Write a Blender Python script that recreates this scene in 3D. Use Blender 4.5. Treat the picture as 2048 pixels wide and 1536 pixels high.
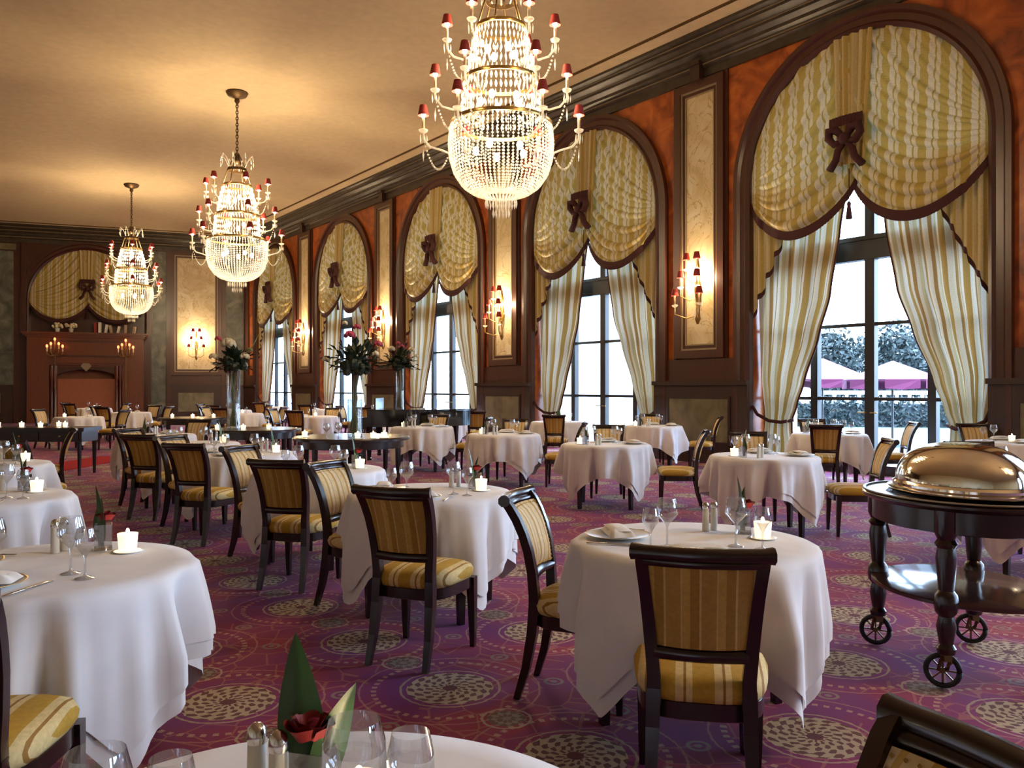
import bpy, math, random
from math import sin, cos, pi, radians, sqrt, atan2, floor
from mathutils import Vector, Matrix

for o in list(bpy.data.objects):
    bpy.data.objects.remove(o)
scene = bpy.context.scene
C = scene.collection
random.seed(7)

# ------------------------------------------------------------------ camera
EYE = 1.42
YAW = radians(36.68)
cam_d = bpy.data.cameras.new('camera')
cam_d.sensor_width = 36.0
cam_d.lens = 1650.0 / 2048.0 * 36.0
cam_d.shift_y = 8.5 / 2048.0
cam_d.clip_start = 0.05
cam_d.clip_end = 400
cam = bpy.data.objects.new('camera', cam_d)
C.objects.link(cam)
cam.location = (0, 0, EYE)
cam.rotation_euler = (radians(90), 0, -YAW)
scene.camera = cam

# ------------------------------------------------------------------ world (overcast sky)
world = bpy.data.worlds.new('overcast_sky')
scene.world = world
world.use_nodes = True
bg = world.node_tree.nodes['Background']
bg.inputs['Color'].default_value = (0.54, 0.73, 1.0, 1)
bg.inputs['Strength'].default_value = 20.0

scene.view_settings.view_transform = 'Standard'
scene.view_settings.look = 'None'
scene.view_settings.exposure = 0.0
scene.view_settings.gamma = 1.0
scene.view_settings.use_curve_mapping = False
try:
    scene.cycles.max_bounces = 7
    scene.cycles.diffuse_bounces = 4
    scene.cycles.glossy_bounces = 3
    scene.cycles.transmission_bounces = 4
    scene.cycles.transparent_max_bounces = 10
    scene.cycles.sample_clamp_indirect = 6.0
    scene.cycles.caustics_reflective = False
    scene.cycles.caustics_refractive = False
    scene.cycles.use_denoising = True
    scene.cycles.use_adaptive_sampling = True
    scene.cycles.adaptive_threshold = 0.05
except Exception:
    pass

# room numbers (metres): window wall plane, its windows, heights
D = 12.4
WIN_C = [7.36 + 6.39 * k for k in range(-3, 5)]  # first three windows are out of view, added for daylight on the foreground
NW = len(WIN_C)
HALF = 2.05
SPRING = 5.09
CEIL = 8.05
END_Y = 36.5
THETA = radians(73.4)          # splay of the far wall
LAMP_X = 6.1
LAMP_Y = [8.42, 18.5, 28.9, -1.8]  # last chandelier hangs unseen behind the camera, added to light the foreground
P_LAMP = (165.0, 110.0, 52.0)    # watts of the three bulb clusters in a chandelier
P_SCONCE = 150.0

for yc in WIN_C:               # sky portals in the window openings
    ld = bpy.data.lights.new('window_portal', 'AREA')
    ld.shape = 'RECTANGLE'
    ld.size = 7.2
    ld.size_y = 4.2
    ld.cycles.is_portal = True
    lo = bpy.data.objects.new('window_portal', ld)
    C.objects.link(lo)
    lo.location = (D + 0.62, yc, 3.6)
    lo.rotation_euler = (0, radians(90), 0)

# ------------------------------------------------------------------ mesh helper
class MB:
    def __init__(s):
        s.v = []; s.f = []; s.uv = []
    def add(s, vs, fs, uvs=None):
        b = len(s.v)
        s.v += [tuple(p) for p in vs]
        s.uv += list(uvs) if uvs else [(0, 0)] * len(vs)
        s.f += [tuple(i + b for i in f) for f in fs]
        return s
    def box(s, x0, x1, y0, y1, z0, z1):
        vs = [(x0,y0,z0),(x1,y0,z0),(x1,y1,z0),(x0,y1,z0),(x0,y0,z1),(x1,y0,z1),(x1,y1,z1),(x0,y1,z1)]
        return s.add(vs, [(0,3,2,1),(4,5,6,7),(0,1,5,4),(1,2,6,5),(2,3,7,6),(3,0,4,7)])
    def lathe(s, prof, n=16, c=(0,0,0), cap=True, sx=1.0, sy=1.0):
        vs = []; fs = []
        for (r, z) in prof:
            for k in range(n):
                a = 2*pi*k/n
                vs.append((c[0]+r*cos(a)*sx, c[1]+r*sin(a)*sy, c[2]+z))
        m = len(prof)
        for j in range(m-1):
            for k in range(n):
                k2 = (k+1) % n
                fs.append((j*n+k, j*n+k2, (j+1)*n+k2, (j+1)*n+k))
        if cap:
            fs.append(tuple(range(n-1, -1, -1)))
            fs.append(tuple((m-1)*n+k for k in range(n)))
        return s.add(vs, fs)
    def tube(s, pts, rad, n=6, cap=True, squash=1.0):
        pts = [Vector(p) for p in pts]
        if not hasattr(rad, '__len__'): rad = [rad]*len(pts)
        vs = []; fs = []
        t0 = (pts[1]-pts[0]).normalized()
        up = Vector((0,0,1)) if abs(t0.z) < 0.9 else Vector((1,0,0))
        side = t0.cross(up).normalized()
        for i, p in enumerate(pts):
            t = (pts[min(i+1,len(pts)-1)]-pts[max(i-1,0)]).normalized()
            side = (side - t*side.dot(t)).normalized()
            nrm = side.cross(t)
            for k in range(n):
                a = 2*pi*(k+0.5)/n
                vs.append(p + side*cos(a)*rad[i] + nrm*sin(a)*rad[i]*squash)
        m = len(pts)
        for j in range(m-1):
            for k in range(n):
                k2 = (k+1) % n
                fs.append((j*n+k, j*n+k2, (j+1)*n+k2, (j+1)*n+k))
        if cap:
            fs.append(tuple(range(n-1,-1,-1))); fs.append(tuple((m-1)*n+k for k in range(n)))
        return s.add(vs, fs)
    def grid(s, fn, nu, nv, uvfn=None, closed=False):
        vs = []; uvs = []; fs = []
        for j in range(nv+1):
            for i in range(nu + (0 if closed else 1)):
                u = i/nu; v = j/nv
                vs.append(fn(u, v)); uvs.append(uvfn(u, v) if uvfn else (u, v))
        w = nu if closed else nu+1
        for j in range(nv):
            for i in range(nu):
                i2 = (i+1) % w if closed else i+1
                fs.append((j*w+i, j*w+i2, (j+1)*w+i2, (j+1)*w+i))
        return s.add(vs, fs, uvs)
    def prism(s, poly, z0, z1):
        n = len(poly)
        vs = [(x,y,z0) for x,y in poly] + [(x,y,z1) for x,y in poly]
        fs = [tuple(range(n-1,-1,-1)), tuple(range(n,2*n))]
        fs += [(k,(k+1)%n,n+(k+1)%n,n+k) for k in range(n)]
        return s.add(vs, fs)
    def ball(s, c, r, n=8, m=6, sz=1.0):
        return s.lathe([(max(r*sin(pi*j/m),1e-4), -r*sz*cos(pi*j/m)) for j in range(m+1)], n, c, cap=False)
    def octa(s, c, r, h=None):
        h = h or r; x,y,z = c
        return s.add([(x+r,y,z),(x,y+r,z),(x-r,y,z),(x,y-r,z),(x,y,z+h),(x,y,z-h)],
                     [(0,1,4),(1,2,4),(2,3,4),(3,0,4),(1,0,5),(2,1,5),(3,2,5),(0,3,5)])
    def sweep(s, path, prof, closed_prof=True):
        """prof: list of (out, up) offsets in the frame (normal-in-plane, X); path: list of (pt, normal, xaxis)"""
        n = len(prof); vs = []; fs = []
        for (p, nn, xx) in path:
            p = Vector(p); nn = Vector(nn); xx = Vector(xx)
            for (a, b) in prof: vs.append(p + nn*a + xx*b)
        for j in range(len(path)-1):
            for k in range(n if closed_prof else n-1):
                k2 = (k+1) % n
                fs.append((j*n+k, j*n+k2, (j+1)*n+k2, (j+1)*n+k))
        return s.add(vs, fs)
    def mesh(s, name, mat, smooth=False, angle=None):
        me = bpy.data.meshes.new(name)
        me.from_pydata(s.v, [], s.f)
        ul = me.uv_layers.new(name='uv')
        idx = [0]*len(me.loops); me.loops.foreach_get('vertex_index', idx)
        flat = []
        for i in idx: flat += s.uv[i]
        ul.data.foreach_set('uv', flat)
        if mat: me.materials.append(mat)
        if smooth: me.polygons.foreach_set('use_smooth', [True]*len(me.polygons))
        me.update()
        if smooth and angle:
            try: me.set_sharp_from_angle(angle=radians(angle))
            except Exception: pass
        return me
    def build(s, name, mat, parent=None, smooth=False, angle=None):
        o = bpy.data.objects.new(name, s.mesh(name, mat, smooth, angle))
        C.objects.link(o)
        if parent: o.parent = parent
        return o

def tag(o, label=None, cat=None, group=None, kind=None):
    if label: o['label'] = label
    if cat: o['category'] = cat
    if group: o['group'] = group
    if kind: o['kind'] = kind
    return o
def empty(name, loc=(0,0,0), rz=0.0):
    o = bpy.data.objects.new(name, None); C.objects.link(o)
    o.empty_display_size = 0.1
    o.location = loc; o.rotation_euler = (0,0,rz)
    return o
def from_mesh(name, me, parent=None, loc=(0,0,0), rz=0.0):
    o = bpy.data.objects.new(name, me); C.objects.link(o)
    o.location = loc; o.rotation_euler = (0,0,rz)
    if parent: o.parent = parent
    return o
KIDS = {}
def copy_tree(o, parent=None):
    c = o.copy(); C.objects.link(c); c.parent = parent
    for ch in o.children: copy_tree(ch, c)
    return c

# ------------------------------------------------------------------ materials
def newmat(name):
    m = bpy.data.materials.new(name); m.use_nodes = True
    nt = m.node_tree
    return m, nt, nt.nodes['Principled BSDF']
def nd(nt, t, **kw):
    n = nt.nodes.new(t)
    for k, v in kw.items(): setattr(n, k, v)
    return n
def setin(p, **kw):
    for k, v in kw.items():
        k = k.replace('_', ' ')
        if k in p.inputs: p.inputs[k].default_value = v
def rgb(c): return (c[0], c[1], c[2], 1)
def plain(name, col, rough=0.5, metal=0.0, spec=0.5, **kw):
    m, nt, p = newmat(name)
    tc = nd(nt, 'ShaderNodeTexCoord'); nz = nd(nt, 'ShaderNodeTexNoise'); nz.inputs['Scale'].default_value = 6
    nt.links.new(tc.outputs['Object'], nz.inputs['Vector'])
    mx = nd(nt, 'ShaderNodeMix', data_type='RGBA'); nt.links.new(nz.outputs['Fac'], mx.inputs['Factor'])
    mx.inputs['A'].default_value = rgb([c*0.88 for c in col]); mx.inputs['B'].default_value = rgb([min(1,c*1.12) for c in col])
    nt.links.new(mx.outputs['Result'], p.inputs['Base Color'])
    setin(p, Roughness=rough, Metallic=metal); p.inputs['Specular IOR Level'].default_value = spec
    for k, v in kw.items(): setin(p, **{k: v})
    return m
def marble(name, c0, c1, c2, scale=2.0, rough=0.3, veins=None, dist=1.5):
    m, nt, p = newmat(name)
    tc = nd(nt, 'ShaderNodeTexCoord'); nz = nd(nt, 'ShaderNodeTexNoise')
    nz.inputs['Scale'].default_value = scale; nz.inputs['Detail'].default_value = 6; nz.inputs['Distortion'].default_value = dist
    nt.links.new(tc.outputs['Object'], nz.inputs['Vector'])
    r = nd(nt, 'ShaderNodeValToRGB'); nt.links.new(nz.outputs['Fac'], r.inputs['Fac'])
    e = r.color_ramp.elements
    e[0].position = 0.3; e[0].color = rgb(c0); e[1].position = 0.72; e[1].color = rgb(c2)
    x = e.new(0.5); x.color = rgb(c1)
    out = r.outputs['Color']
    if veins:
        n2 = nd(nt, 'ShaderNodeTexNoise'); n2.inputs['Scale'].default_value = scale*0.8; n2.inputs['Detail'].default_value = 5; n2.inputs['Distortion'].default_value = 3
        nt.links.new(tc.outputs['Object'], n2.inputs['Vector'])
        a = nd(nt, 'ShaderNodeMath', operation='SUBTRACT'); a.inputs[1].default_value = 0.5; nt.links.new(n2.outputs['Fac'], a.inputs[0])
        b = nd(nt, 'ShaderNodeMath', operation='ABSOLUTE'); nt.links.new(a.outputs[0], b.inputs[0])
        c = nd(nt, 'ShaderNodeMath', operation='LESS_THAN'); c.inputs[1].default_value = 0.012; nt.links.new(b.outputs[0], c.inputs[0])
        mx = nd(nt, 'ShaderNodeMix', data_type='RGBA'); nt.links.new(c.outputs[0], mx.inputs['Factor'])
        nt.links.new(out, mx.inputs['A']); mx.inputs['B'].default_value = rgb(veins); out = mx.outputs['Result']
    nt.links.new(out, p.inputs['Base Color']); setin(p, Roughness=rough)
    return m
def wood(name, c0, c1, rough=0.32, axis='Z', coat=0.3):
    m, nt, p = newmat(name)
    tc = nd(nt, 'ShaderNodeTexCoord'); mp = nd(nt, 'ShaderNodeMapping')
    mp.inputs['Scale'].default_value = {'Z': (9,9,0.8), 'X': (0.8,9,9), 'Y': (9,0.8,9)}[axis]
    nt.links.new(tc.outputs['Object'], mp.inputs['Vector'])
    nz = nd(nt, 'ShaderNodeTexNoise'); nz.inputs['Scale'].default_value = 2.5; nz.inputs['Detail'].default_value = 5; nz.inputs['Distortion'].default_value = 0.8
    nt.links.new(mp.outputs['Vector'], nz.inputs['Vector'])
    mx = nd(nt, 'ShaderNodeMix', data_type='RGBA'); nt.links.new(nz.outputs['Fac'], mx.inputs['Factor'])
    mx.inputs['A'].default_value = rgb(c0); mx.inputs['B'].default_value = rgb(c1)
    nt.links.new(mx.outputs['Result'], p.inputs['Base Color'])
    setin(p, Roughness=rough, Coat_Weight=coat, Coat_Roughness=0.2)
    return m
def stripes(name, cols, period, coord='Object', axis='X', rough=0.75, translucent=0.0, weave=True, sheen=0.0):
    """cols: list of (position 0..1, colour) in one period"""
    m, nt, p = newmat(name)
    tc = nd(nt, 'ShaderNodeTexCoord'); sx = nd(nt, 'ShaderNodeSeparateXYZ')
    nt.links.new(tc.outputs[coord], sx.inputs[0])
    a = nd(nt, 'ShaderNodeMath', operation='MULTIPLY'); a.inputs[1].default_value = 1.0/period
    nt.links.new(sx.outputs[axis], a.inputs[0])
    fr = nd(nt, 'ShaderNodeMath', operation='FRACT'); nt.links.new(a.outputs[0], fr.inputs[0])
    r = nd(nt, 'ShaderNodeValToRGB'); r.color_ramp.interpolation = 'CONSTANT'
    e = r.color_ramp.elements
    e[0].position = cols[0][0]; e[0].color = rgb(cols[0][1]); e[1].position = cols[1][0]; e[1].color = rgb(cols[1][1])
    for (q, c) in cols[2:]:
        x = e.new(q); x.color = rgb(c)
    nt.links.new(fr.outputs[0], r.inputs['Fac'])
    nz = nd(nt, 'ShaderNodeTexNoise'); nz.inputs['Scale'].default_value = 60; nt.links.new(tc.outputs[coord], nz.inputs['Vector'])
    mx = nd(nt, 'ShaderNodeMix', data_type='RGBA', blend_type='MULTIPLY'); mx.inputs['Factor'].default_value = 0.35
    nt.links.new(r.outputs['Color'], mx.inputs['A']); nt.links.new(nz.outputs['Color'], mx.inputs['B'])
    hs = nd(nt, 'ShaderNodeMix', data_type='RGBA'); hs.inputs['Factor'].default_value = 0.35
    nt.links.new(r.outputs['Color'], hs.inputs['A'])
    gm = nd(nt, 'ShaderNodeMath', operation='MULTIPLY_ADD'); gm.inputs[1].default_value = 0.5; gm.inputs[2].default_value = 0.75
    nt.links.new(nz.outputs['Fac'], gm.inputs[0])
    vm = nd(nt, 'ShaderNodeVectorMath', operation='SCALE'); nt.links.new(r.outputs['Color'], vm.inputs[0]); nt.links.new(gm.outputs[0], vm.inputs['Scale'])
    nt.links.new(vm.outputs[0], p.inputs['Base Color'])
    setin(p, Roughness=rough, Sheen_Weight=sheen)
    p.inputs['Specular IOR Level'].default_value = 0.25
    if translucent > 0:
        tr = nd(nt, 'ShaderNodeBsdfTranslucent'); nt.links.new(vm.outputs[0], tr.inputs['Color'])
        ms = nd(nt, 'ShaderNodeMixShader'); ms.inputs[0].default_value = translucent
        nt.links.new(p.outputs[0], ms.inputs[1]); nt.links.new(tr.outputs[0], ms.inputs[2])
        nt.links.new(ms.outputs[0], nt.nodes['Material Output'].inputs['Surface'])
    return m
def glow(name, col, strength, base=(0.8,0.8,0.8)):
    m, nt, p = newmat(name)
    p.inputs['Base Color'].default_value = rgb(base)
    p.inputs['Emission Color'].default_value = rgb(col); p.inputs['Emission Strength'].default_value = strength
    return m
def thin_glass(name, tint=(1,1,1), refl=0.12, rough=0.02, pw=1.8):
    m, nt, p = newmat(name)
    nt.nodes.remove(p)
    t = nd(nt, 'ShaderNodeBsdfTransparent'); t.inputs['Color'].default_value = rgb(tint)
    g = nd(nt, 'ShaderNodeBsdfGlossy'); g.inputs['Roughness'].default_value = rough
    lw = nd(nt, 'ShaderNodeLayerWeight'); lw.inputs['Blend'].default_value = 0.35
    a = nd(nt, 'ShaderNodeMath', operation='MULTIPLY_ADD'); a.inputs[1].default_value = 0.8; a.inputs[2].default_value = refl*0.5
    a.use_clamp = True
    nt.links.new(lw.outputs['Facing'], a.inputs[0])
    b = nd(nt, 'ShaderNodeMath', operation='POWER'); b.inputs[1].default_value = pw; nt.links.new(a.outputs[0], b.inputs[0])
    ms = nd(nt, 'ShaderNodeMixShader'); nt.links.new(b.outputs[0], ms.inputs[0])
    nt.links.new(t.outputs[0], ms.inputs[1]); nt.links.new(g.outputs[0], ms.inputs[2])
    nt.links.new(ms.outputs[0], nt.nodes['Material Output'].inputs['Surface'])
    return m
def crystal(name):
    m, nt, p = newmat(name)
    p.inputs['Base Color'].default_value = (0.95,0.93,0.86,1); setin(p, Roughness=0.08)
    p.inputs['Specular IOR Level'].default_value = 0.9
    tr = nd(nt, 'ShaderNodeBsdfTranslucent'); tr.inputs['Color'].default_value = (0.95,0.92,0.82,1)
    tp = nd(nt, 'ShaderNodeBsdfTransparent')
    m1 = nd(nt, 'ShaderNodeMixShader'); m1.inputs[0].default_value = 0.55
    nt.links.new(p.outputs[0], m1.inputs[1]); nt.links.new(tr.outputs[0], m1.inputs[2])
    m2 = nd(nt, 'ShaderNodeMixShader'); m2.inputs[0].default_value = 0.35
    nt.links.new(m1.outputs[0], m2.inputs[1]); nt.links.new(tp.outputs[0], m2.inputs[2])
    nt.links.new(m2.outputs[0], nt.nodes['Material Output'].inputs['Surface'])
    return m

M = {}
M['ceiling'] = plain('ceiling_plaster', (0.62,0.50,0.32), 0.85, spec=0.2)
M['mahogany'] = wood('mahogany', (0.032,0.009,0.006), (0.080,0.022,0.012))
M['dado'] = wood('dado_wood', (0.022,0.010,0.008), (0.05,0.02,0.014))
M['chairwood'] = wood('chair_wood', (0.009,0.003,0.003), (0.024,0.007,0.006), rough=0.25)
M['fireplace'] = wood('fireplace_oak', (0.07,0.018,0.008), (0.19,0.052,0.018), rough=0.3)
M['orange'] = marble('orange_marble', (0.13,0.025,0.009), (0.33,0.075,0.016), (0.52,0.15,0.03), 1.7, 0.28)
M['cream'] = marble('cream_marble', (0.46,0.36,0.19), (0.60,0.50,0.31), (0.66,0.60,0.44), 1.3, 0.3, veins=(0.44,0.32,0.16))
M['green'] = marble('green_marble', (0.05,0.06,0.05), (0.11,0.12,0.10), (0.21,0.21,0.17), 1.5, 0.3)
M['olive'] = marble('olive_marble', (0.10,0.085,0.045), (0.16,0.14,0.08), (0.22,0.19,0.12), 1.8, 0.35)
M['cornice'] = marble('bronze_cornice', (0.028,0.020,0.014), (0.045,0.034,0.024), (0.06,0.05,0.036), 3.0, 0.35)
M['frame_line'] = plain('bronze_beading', (0.27,0.21,0.13), 0.4, 0.3)
M['linen'] = plain('white_linen', (0.80,0.79,0.80), 0.8, spec=0.2, Sheen_Weight=0.1)
M['napkin'] = plain('napkin_linen', (0.84,0.81,0.76), 0.8, spec=0.2)
GOLD, CREAM, BROWN = (0.46,0.27,0.035), (0.66,0.50,0.22), (0.30,0.15,0.03)
M['seat'] = stripes('seat_stripe', [(0,GOLD),(0.34,CREAM),(0.55,BROWN),(0.62,CREAM),(0.78,GOLD)], 0.13)
M['pad'] = stripes('back_stripe', [(0,(0.62,0.47,0.25)),(0.38,(0.50,0.33,0.10)),(0.5,(0.66,0.53,0.33)),(0.80,(0.45,0.26,0.06))], 0.105)
M['rear'] = stripes('rear_stripe', [(0,(0.42,0.25,0.06)),(0.42,(0.60,0.42,0.16)),(0.46,(0.52,0.33,0.08)),(0.68,(0.36,0.20,0.04)),(0.94,(0.60,0.42,0.16))], 0.115)
M['swag'] = stripes('swag_stripe', [(0,(0.40,0.30,0.075)),(0.42,(0.55,0.48,0.30)),(0.62,(0.36,0.27,0.06)),(0.70,(0.56,0.50,0.34))], 0.30, axis='Y', rough=0.5, translucent=0.05)
M['drape'] = stripes('drape_stripe', [(0,(0.66,0.63,0.50)),(0.22,(0.38,0.24,0.07)),(0.46,(0.68,0.67,0.58)),(0.62,(0.50,0.44,0.25)),(0.76,(0.62,0.57,0.44)),(0.86,(0.33,0.20,0.07))], 0.46, coord='UV', rough=0.7, translucent=0.16)
M['tail'] = stripes('tail_stripe', [(0,(0.50,0.37,0.12)),(0.45,(0.60,0.50,0.28))], 0.16, coord='UV', rough=0.6, translucent=0.15)
M['fringe'] = plain('burgundy_fringe', (0.045,0.008,0.010), 0.85)
M['brass'] = plain('aged_brass', (0.45,0.30,0.10), 0.3, 1.0)
M['chain'] = plain('antique_brass_chain', (0.16,0.10,0.045), 0.4, 0.8)
M['silver'] = plain('polished_silver', (0.80,0.74,0.62), 0.09, 1.0)
M['chrome'] = plain('steel_cutlery', (0.72,0.70,0.66), 0.15, 1.0)
M['shade'] = plain('red_silk_shade', (0.28,0.020,0.014), 0.7)
M['crystal'] = crystal('crystal_drops')
M['ivory'] = plain('ivory_candle_tube', (0.75,0.62,0.36), 0.5)
M['bulb'] = glow('lit_bulb', (1.0,0.78,0.48), 90.0)
M['votive'] = glow('lit_votive', (1.0,0.78,0.46), 1.6, (0.9,0.85,0.7))
M['redcandle'] = glow('lit_red_candle', (1.0,0.18,0.06), 5.0, (0.6,0.05,0.03))
M['glass'] = thin_glass('clear_glass', (0.92,0.93,0.95), 0.34, pw=1.0)
M['vaseglass'] = thin_glass('vase_glass', (0.82,0.87,0.85), 0.35, pw=1.1)
M['pane'] = thin_glass('window_glass', (0.97,0.985,1.0), 0.06)
M['winframe'] = plain('dark_painted_frame', (0.018,0.018,0.020), 0.4)
M['china'] = plain('white_china', (0.82,0.80,0.76), 0.2)
M['gilt'] = plain('gilt_rim', (0.55,0.38,0.12), 0.3, 1.0)
M['leaf'] = plain('leaf_green', (0.035,0.085,0.022), 0.35)
M['leafdark'] = plain('foliage_dark', (0.012,0.026,0.010), 0.5)
M['leafpale'] = plain('leaf_underside', (0.16,0.20,0.05), 0.4)
M['rose'] = plain('red_rose_petal', (0.20,0.003,0.006), 0.6)
M['pinkfl'] = plain('pink_petal', (0.42,0.05,0.10), 0.6)
M['whitefl'] = plain('cream_petal', (0.72,0.66,0.45), 0.6)
M['stem'] = plain('stem_green', (0.14,0.17,0.07), 0.5)
M['piano'] = plain('black_lacquer', (0.012,0.011,0.012), 0.08)
M['ivorykey'] = plain('ivory_keys', (0.75,0.72,0.62), 0.3)
M['rubber'] = plain('black_rubber', (0.012,0.012,0.012), 0.6)
M['salt'] = plain('salt_in_glass', (0.70,0.68,0.60), 0.3)
M['book'] = plain('old_book_spine', (0.45,0.33,0.22), 0.7)
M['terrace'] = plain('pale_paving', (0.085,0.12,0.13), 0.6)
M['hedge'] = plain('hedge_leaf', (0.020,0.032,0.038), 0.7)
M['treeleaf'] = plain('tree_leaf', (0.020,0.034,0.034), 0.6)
M['bark'] = plain('bark', (0.10,0.08,0.07), 0.9)
M['parasol'] = plain('lit_pink_canvas', (0.16,0.055,0.12), 0.8)  # paler than the valance: daylight on the canopy top is in the colour
M['valance'] = plain('crimson_canvas', (0.10,0.006,0.045), 0.8)
M['render'] = plain('white_render', (0.80,0.81,0.82), 0.8)
M['firebrick'] = plain('sooted_brick', (0.16,0.06,0.035), 0.9)

def carpet_mat():
    m, nt, p = newmat('medallion_carpet')
    L = nt.links
    def mt(op, a, b=None, clamp=False):
        n = nd(nt, 'ShaderNodeMath', operation=op); n.use_clamp = clamp
        for i, x in enumerate((a, b)):
            if x is None: continue
            if isinstance(x, (int, float)): n.inputs[i].default_value = x
            else: L.new(x, n.inputs[i])
        return n.outputs[0]
    def mix(f, a, b):
        n = nd(nt, 'ShaderNodeMix', data_type='RGBA'); L.new(f, n.inputs['Factor'])
        for k, x in (('A', a), ('B', b)):
            if isinstance(x, tuple): n.inputs[k].default_value = rgb(x)
            else: L.new(x, n.inputs[k])
        return n.outputs['Result']
    tc = nd(nt, 'ShaderNodeTexCoord'); sp = nd(nt, 'ShaderNodeSeparateXYZ'); L.new(tc.outputs['Object'], sp.inputs[0])
    nz = nd(nt, 'ShaderNodeTexNoise'); nz.inputs['Scale'].default_value = 22; nz.inputs['Detail'].default_value = 2; L.new(tc.outputs['Object'], nz.inputs['Vector'])
    wob = mt('MULTIPLY', mt('SUBTRACT', nz.outputs['Fac'], 0.5), 0.02)
    S = 0.9
    px = mt('MULTIPLY', mt('SUBTRACT', sp.outputs['X'], 2.1), 1/S)
    col = mt('FLOOR', mt('ADD', px, 0.5)); fx = mt('SUBTRACT', px, col)
    odd = mt('ABSOLUTE', mt('MODULO', col, 2.0))
    py = mt('SUBTRACT', mt('MULTIPLY', mt('SUBTRACT', sp.outputs['Y'], 0.61), 1/S), mt('MULTIPLY', odd, 0.5))
    fy = mt('SUBTRACT', py, mt('FLOOR', mt('ADD', py, 0.5)))
    r = mt('ADD', mt('MULTIPLY', mt('SQRT', mt('ADD', mt('MULTIPLY', fx, fx), mt('MULTIPLY', fy, fy))), S), wob)
    th = mt('ARCTAN2', fy, fx)
    fy2 = mt('SUBTRACT', 0.5, mt('ABSOLUTE', fy))
    r2 = mt('ADD', mt('MULTIPLY', mt('SQRT', mt('ADD', mt('MULTIPLY', fx, fx), mt('MULTIPLY', fy2, fy2))), S), wob)
    th2 = mt('ARCTAN2', fy2, fx)
    fx3 = mt('SUBTRACT', 0.5, mt('ABSOLUTE', fx)); fy3 = mt('SUBTRACT', 0.25, mt('ABSOLUTE', fy))
    r3 = mt('MULTIPLY', mt('SQRT', mt('ADD', mt('MULTIPLY', fx3, fx3), mt('MULTIPLY', fy3, fy3))), S)
    def band(x, c, w): return mt('LESS_THAN', mt('ABSOLUTE', mt('SUBTRACT', x, c)), w)
    def pos(x): return mt('GREATER_THAN', x, 0.0)
    # ground: red with plum clouds
    n2 = nd(nt, 'ShaderNodeTexNoise'); n2.inputs['Scale'].default_value = 1.6; n2.inputs['Detail'].default_value = 3; L.new(tc.outputs['Object'], n2.inputs['Vector'])
    RED, PLUM, BEI, OLI = (0.240,0.015,0.032), (0.145,0.014,0.120), (0.38,0.29,0.19), (0.22,0.17,0.13)
    c = mix(mt('MULTIPLY', mt('SUBTRACT', n2.outputs['Fac'], 0.35), 3.0, True), PLUM, RED)
    inner = mt('LESS_THAN', r, 0.30); c = mix(mt('MULTIPLY', inner, 0.45), c, PLUM)
    # scroll lines
    v = nd(nt, 'ShaderNodeTexVoronoi'); v.feature = 'DISTANCE_TO_EDGE'; v.inputs['Scale'].default_value = 6.5
    L.new(tc.outputs['Object'], v.inputs['Vector'])
    scr = mt('MULTIPLY', mt('LESS_THAN', v.outputs['Distance'], 0.030), mt('GREATER_THAN', n2.outputs['Fac'], 0.46))
    c = mix(mt('MULTIPLY', scr, 0.45), c, (0.36,0.15,0.10))
    # beaded rings
    ring = mt('MULTIPLY', band(r, 0.36, 0.013), pos(mt('SINE', mt('MULTIPLY', th, 46.0))))
    c = mix(mt('MULTIPLY', ring, 0.75), c, (0.42,0.25,0.18))
    c = mix(mt('MULTIPLY', band(r, 0.425, 0.005), 0.5), c, (0.42,0.22,0.16))
    c = mix(mt('MULTIPLY', band(r, 0.235, 0.006), 0.7), c, BEI)
    # big medallion
    med = mt('LESS_THAN', r, 0.205)
    pet = mt('ADD', mt('SINE', mt('MULTIPLY', th, 16.0)), mt('SINE', mt('ADD', mt('MULTIPLY', r, 150.0), mt('MULTIPLY', th, 8.0))))
    fine = nd(nt, 'ShaderNodeTexNoise'); fine.inputs['Scale'].default_value = 60; L.new(tc.outputs['Object'], fine.inputs['Vector'])
    medc = mix(mt('GREATER_THAN', mt('ADD', pet, mt('MULTIPLY', mt('SUBTRACT', fine.outputs['Fac'], 0.5), 2.5)), -0.25), (0.11,0.035,0.03), BEI)
    c = mix(med, c, medc)
    c = mix(mt('LESS_THAN', r, 0.035), c, (0.10,0.02,0.025))
    # small medallion
    s2 = mt('LESS_THAN', r2, 0.085)
    sc2 = mix(pos(mt('ADD', mt('SINE', mt('MULTIPLY', th2, 10.0)), mt('SINE', mt('MULTIPLY', r2, 150.0)))), (0.13,0.06,0.04), OLI)
    c = mix(s2, c, sc2); c = mix(mt('MULTIPLY', band(r2, 0.105, 0.006), 0.8), c, BEI)
    s3 = mt('MULTIPLY', mt('LESS_THAN', r3, 0.05), pos(mt('SINE', mt('MULTIPLY', r3, 190.0))))
    c = mix(mt('MULTIPLY', s3, 0.8), c, OLI)
    L.new(c, p.inputs['Base Color'])
    setin(p, Roughness=0.85, Sheen_Weight=0.06, Sheen_Roughness=0.5)
    p.inputs['Specular IOR Level'].default_value = 0.15
    return m
M['carpet'] = carpet_mat()

# ================================================================== THE ROOM SHELL
def poly_x(mb, poly, x0, x1):
    """prism of a (y,z) outline between two x planes"""
    n = len(poly)
    vs = [(x0,y,z) for y,z in poly] + [(x1,y,z) for y,z in poly]
    fs = [tuple(range(n-1,-1,-1)), tuple(range(n,2*n))] + [(k,(k+1)%n,n+(k+1)%n,n+k) for k in range(n)]
    return mb.add(vs, fs)
def struct(o): return tag(o, kind='structure')

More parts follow.
